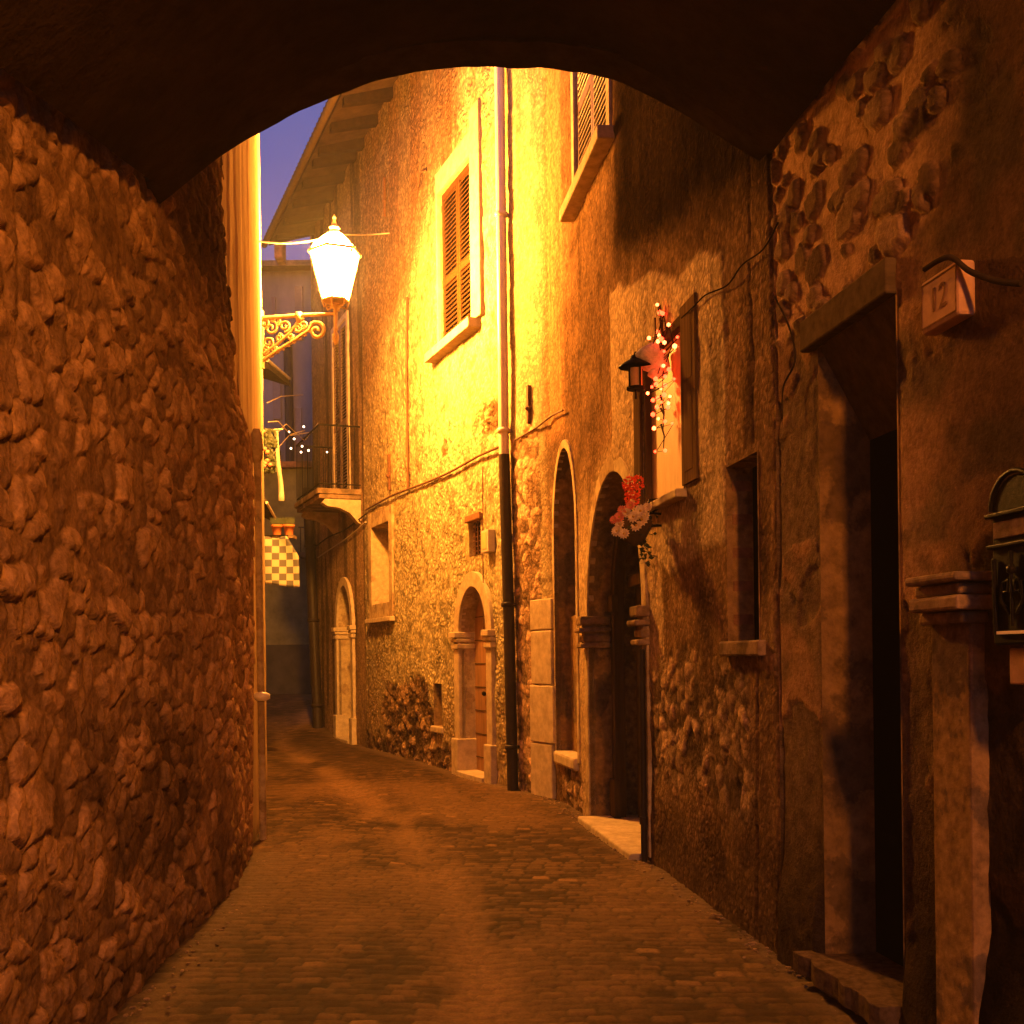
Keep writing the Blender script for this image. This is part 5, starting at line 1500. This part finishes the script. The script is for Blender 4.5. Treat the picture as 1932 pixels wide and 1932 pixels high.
# its little balcony
b = MB(); a = at(566, 1052, 29.0); b.box(a.x, a.x + 1.5, 28.8, 29.5, a.z, a.z + .12)
bl = b.build('balcony', M_CUTD, side)
b = MB()
for k in range(12): b.tube([(a.x + .05 + k * .12, 28.85, a.z + .12), (a.x + .05 + k * .12, 28.85, a.z + .75)], .012, 5)
b.tube([(a.x, 28.85, a.z + .76), (a.x + 1.5, 28.85, a.z + .76)], .018, 5)
o = b.build('railing', M_IRON, None); o.parent = bl
# lean-to roof jutting from the left row
lt = thing('left_awning_roof', 'lean-to roof edge jutting from the left row under the lantern bracket', 'awning')
b = MB(); p = at(504, 679, 20); q = at(545, 714, 23.0)
b.add([p, q, q + Vector((0, .2, -.12)), p + Vector((0, .2, -.12)), p + Vector((-2, 0, .7)), q + Vector((-2, 0, .7)), q + Vector((-2, .2, .5)), p + Vector((-2, .2, .5))], [(0, 1, 2, 3), (4, 5, 6, 7), (0, 1, 5, 4), (2, 3, 7, 6), (1, 2, 6, 5), (0, 3, 7, 4)])
b.build('roof_sheet', M_FARD, lt); MB().tube([p, q], .035, 6).build('gutter', M_ZINC, lt, True)
at2 = thing('lower_awning', 'small lower awning just above the flower pots', 'awning')
b = MB(); p = at(503, 948, 17.0); q = at(526, 990, 19.0)
b.add([p, q, q + Vector((-.8, 0, .4)), p + Vector((-.8, 0, .4)), p + Vector((0, 0, .05)), q + Vector((0, 0, .05)), q + Vector((-.8, 0, .45)), p + Vector((-.8, 0, .45))], [(0, 1, 2, 3), (4, 5, 6, 7), (0, 1, 5, 4), (2, 3, 7, 6), (1, 2, 6, 5), (0, 3, 7, 4)]); b.build('awning_sheet', M_FARD, at2)
MB().tube([p, q], .02, 6).build('edge_rail', M_ZINC, at2, True)
# checkered flag
YFl = 17.5
a = at(506, 1012, YFl); c_ = at(565, 1104, YFl)
wf = c_.x - a.x + .35; hf = a.z - c_.z
o = tag(bpy.data.objects.new('checkered_flag', None), 'hanging flag chequered in cream and grey below two flower pots', 'flag'); COL.objects.link(o)
o.matrix_world = Matrix.Translation((c_.x - wf, YFl, c_.z))
nx_, nz_ = 14, 18
vs = []; fs = []
for j in range(nz_ + 1):
    for i in range(nx_ + 1):
        u_ = i / nx_; v_ = j / nz_
        topcut = 0.18 * max(0, (u_ - .72) / .28) * v_ if v_ > .5 else 0
        vs.append((u_ * wf * (1 - (.22 * max(0, (v_ - .6) / .4)) * (1 if i == nx_ else u_)), 0.035 * math.sin(u_ * 9 + v_ * 2), v_ * hf + .03 * math.sin(u_ * 5) * (1 - v_)))
for j in range(nz_):
    for i in range(nx_):
        k = j * (nx_ + 1) + i; fs.append((k, k + 1, k + nx_ + 2, k + nx_ + 1))
b = MB(); b.add(vs, fs); fo_ = b.build('cloth', M_CHECK, o, True)
sm = fo_.modifiers.new('thick', 'SOLIDIFY'); sm.thickness = .006
MB().tube([(0, 0, hf + .01), (wf * .8, 0, hf + .01)], .012, 6).build('flag_rod', M_IRON, o)
# ledge and pots
lg = at(500, 1006, 17.3)
ldg = MB().box(lg.x - .5, at(548, 1006, 17.3).x, 17.56, 17.8, lg.z - .05, lg.z).build('pot_ledge', M_CUTD)
tag(ldg, 'narrow ledge over the chequered flag holding two pots', 'ledge')
def flower_pot(px, label):
    p = at(px, 1005, 17.3); o = thing('flower_pot', label, 'flower pot', Matrix.Translation((p.x, 17.68, lg.z)), 'terracotta pots above the flag')
    b = MB(); b.lathe([(.06, 0), (.08, .13), (.092, .13), (.092, .17), (.08, .17)], (0, 0, 0), 14); b.build('pot', M_TERRA, o, True)
    b = MB(); r__ = random.Random(px)
    for k in range(26):
        pp = Vector((r__.uniform(-.08, .08), r__.uniform(-.08, .08), .17)); b.add([pp, pp + Vector((.02, 0, .03)), pp + Vector((r__.uniform(-.05, .05), 0, .12)), pp + Vector((-.02, 0, .03))], [(0, 1, 2, 3)])
    b.build('plant', M_LEAF, o)
flower_pot(513, 'terracotta pot nearer the plaster corner, above the chequered flag')
flower_pot(536, 'terracotta pot farther from the plaster corner, above the chequered flag')
# long pale pennant
pa = at(522, 812, 18); pb_ = at(530, 945, 18)
o = thing('long_pennant', 'long narrow pale pennant hanging in the far alley', 'pennant', Matrix.Translation((pa.x, 18, pb_.z)))
Hh = pa.z - pb_.z
vs = []; fs = []
for j in range(13):
    v_ = j / 12; w_ = .09 - .05 * v_; xc = .06 * (1 - v_) + .01 * math.sin(v_ * 7)
    vs += [(xc - w_ / 2, .02 * math.sin(v_ * 9), v_ * Hh), (xc + w_ / 2, .02 * math.sin(v_ * 9 + 1), v_ * Hh)]
    if j: fs.append((2 * j - 2, 2 * j - 1, 2 * j + 1, 2 * j))
cl = MB().add(vs, fs).build('cloth', M_BANNER, o, True); sm = cl.modifiers.new('thick', 'SOLIDIFY'); sm.thickness = .008
MB().tube([(-.5, 0, Hh), (0.1, 0, Hh + .02)], .01, 6).build('pennant_rod', M_ZINC, o)
# bunch of red flowers hanging by the wall
p = at(508, 845, 17)
o = thing('hanging_plant', 'dark red hanging flowers at the edge of the left plaster corner', 'hanging plant', Matrix.Translation(p))
b = MB(); r__ = random.Random(3)
for k in range(150):
    pp = Vector((r__.uniform(-.1, .08), r__.uniform(-.08, .08), r__.uniform(-.35, .3))); q_ = Matrix.Rotation(r__.uniform(0, 6), 3, 'Y'); b.add([pp + q_ @ Vector(v) for v in ((0, 0, 0), (.035, .01, .03), (0, 0, .07), (-.035, 0.01, .03))], [(0, 1, 2, 3)])
b.build('foliage', M_LEAF, o)
for k in range(9):
    MB().sphere((r__.uniform(-.07, .07), -.09, r__.uniform(-.3, .25)), .035, 1).build('bloom', M_PINK, o, True)
# far street decoration: wires with little white bulbs
o = thing('far_fairy_lights', 'sagging wires with a few tiny white lights between the far houses', 'fairy lights')
b = MB()
b.tube([at(504, 835, 17), at(540, 800, 19), at(575, 832, 21.5), at(600, 798, 22.5)], .008, 5)
b.tube([at(512, 860, 18), at(545, 822, 20), at(590, 815, 22)], .008, 5)
b.tube([at(504, 760, 18), at(530, 748, 20), at(572, 745, 24)], .008, 5); b.tube([at(506, 796, 17.5), at(525, 795, 18), at(548, 820, 19.5), at(575, 812, 21)], .008, 5)
b.build('wires', M_CABLEL, o)
for (x, y) in ((555, 828), (549, 846), (570, 842), (568, 853), (582, 850), (573, 805), (545, 815)):
    MB().sphere(at(x, y, 20.5), .022, 1).build('bulb', M_BULBW, o, True)
MB().sphere(at(617, 853, 20.2), .018, 1).build('bulb', M_BULBW, o, True)
hz = bpy.data.materials.new('lens_glow_volume'); hz.use_nodes = True; hn = hz.node_tree; hn.nodes.clear()
ho = hn.nodes.new('ShaderNodeOutputMaterial'); hv = hn.nodes.new('ShaderNodeVolumePrincipled')
hv.inputs['Density'].default_value = 0.0015; hv.inputs['Color'].default_value = (0.9, 0.9, 0.9, 1)
hn.links.new(hv.outputs[0], ho.inputs['Volume'])
hz_o = MB().box(-30, 30, -14, 60, -1.1, 17).build('glow_volume', hz)  # thin volume added to imitate lens glow around the lamps
tag(hz_o, kind='stuff')
rnd = random.Random(21)
b = MB()
for k in range(420):
    yy = rnd.uniform(4.6, 13) if k % 3 else rnd.uniform(4.8, 9)
    if k % 3: xx = float(np.interp(yy, RW.p[:, 1], RW.p[:, 0])) - abs(rnd.gauss(0.02, 0.07)) - .03
    else: xx = float(np.interp(yy, LW.p[:, 1], LW.p[:, 0])) + abs(rnd.gauss(0.03, 0.08)) + .05
    r_ = rnd.uniform(.004, .014)
    b.sphere((xx, yy, .012 + r_ * .4), r_, 1, (rnd.uniform(.8, 1.6), rnd.uniform(.8, 1.6), .6))
tag(b.build('debris', M_CUTD), kind='stuff')
# chimney tile cluster at the roof end
tag(MB().box(at(517, 430, 26).x, at(531, 430, 26).x, 26, 26.5, at(517, 437, 26).z - .6, at(517, 411, 26).z).build('chimney', M_TILE), 'small brick chimney stub beyond the eave end against the sky', 'chimney')
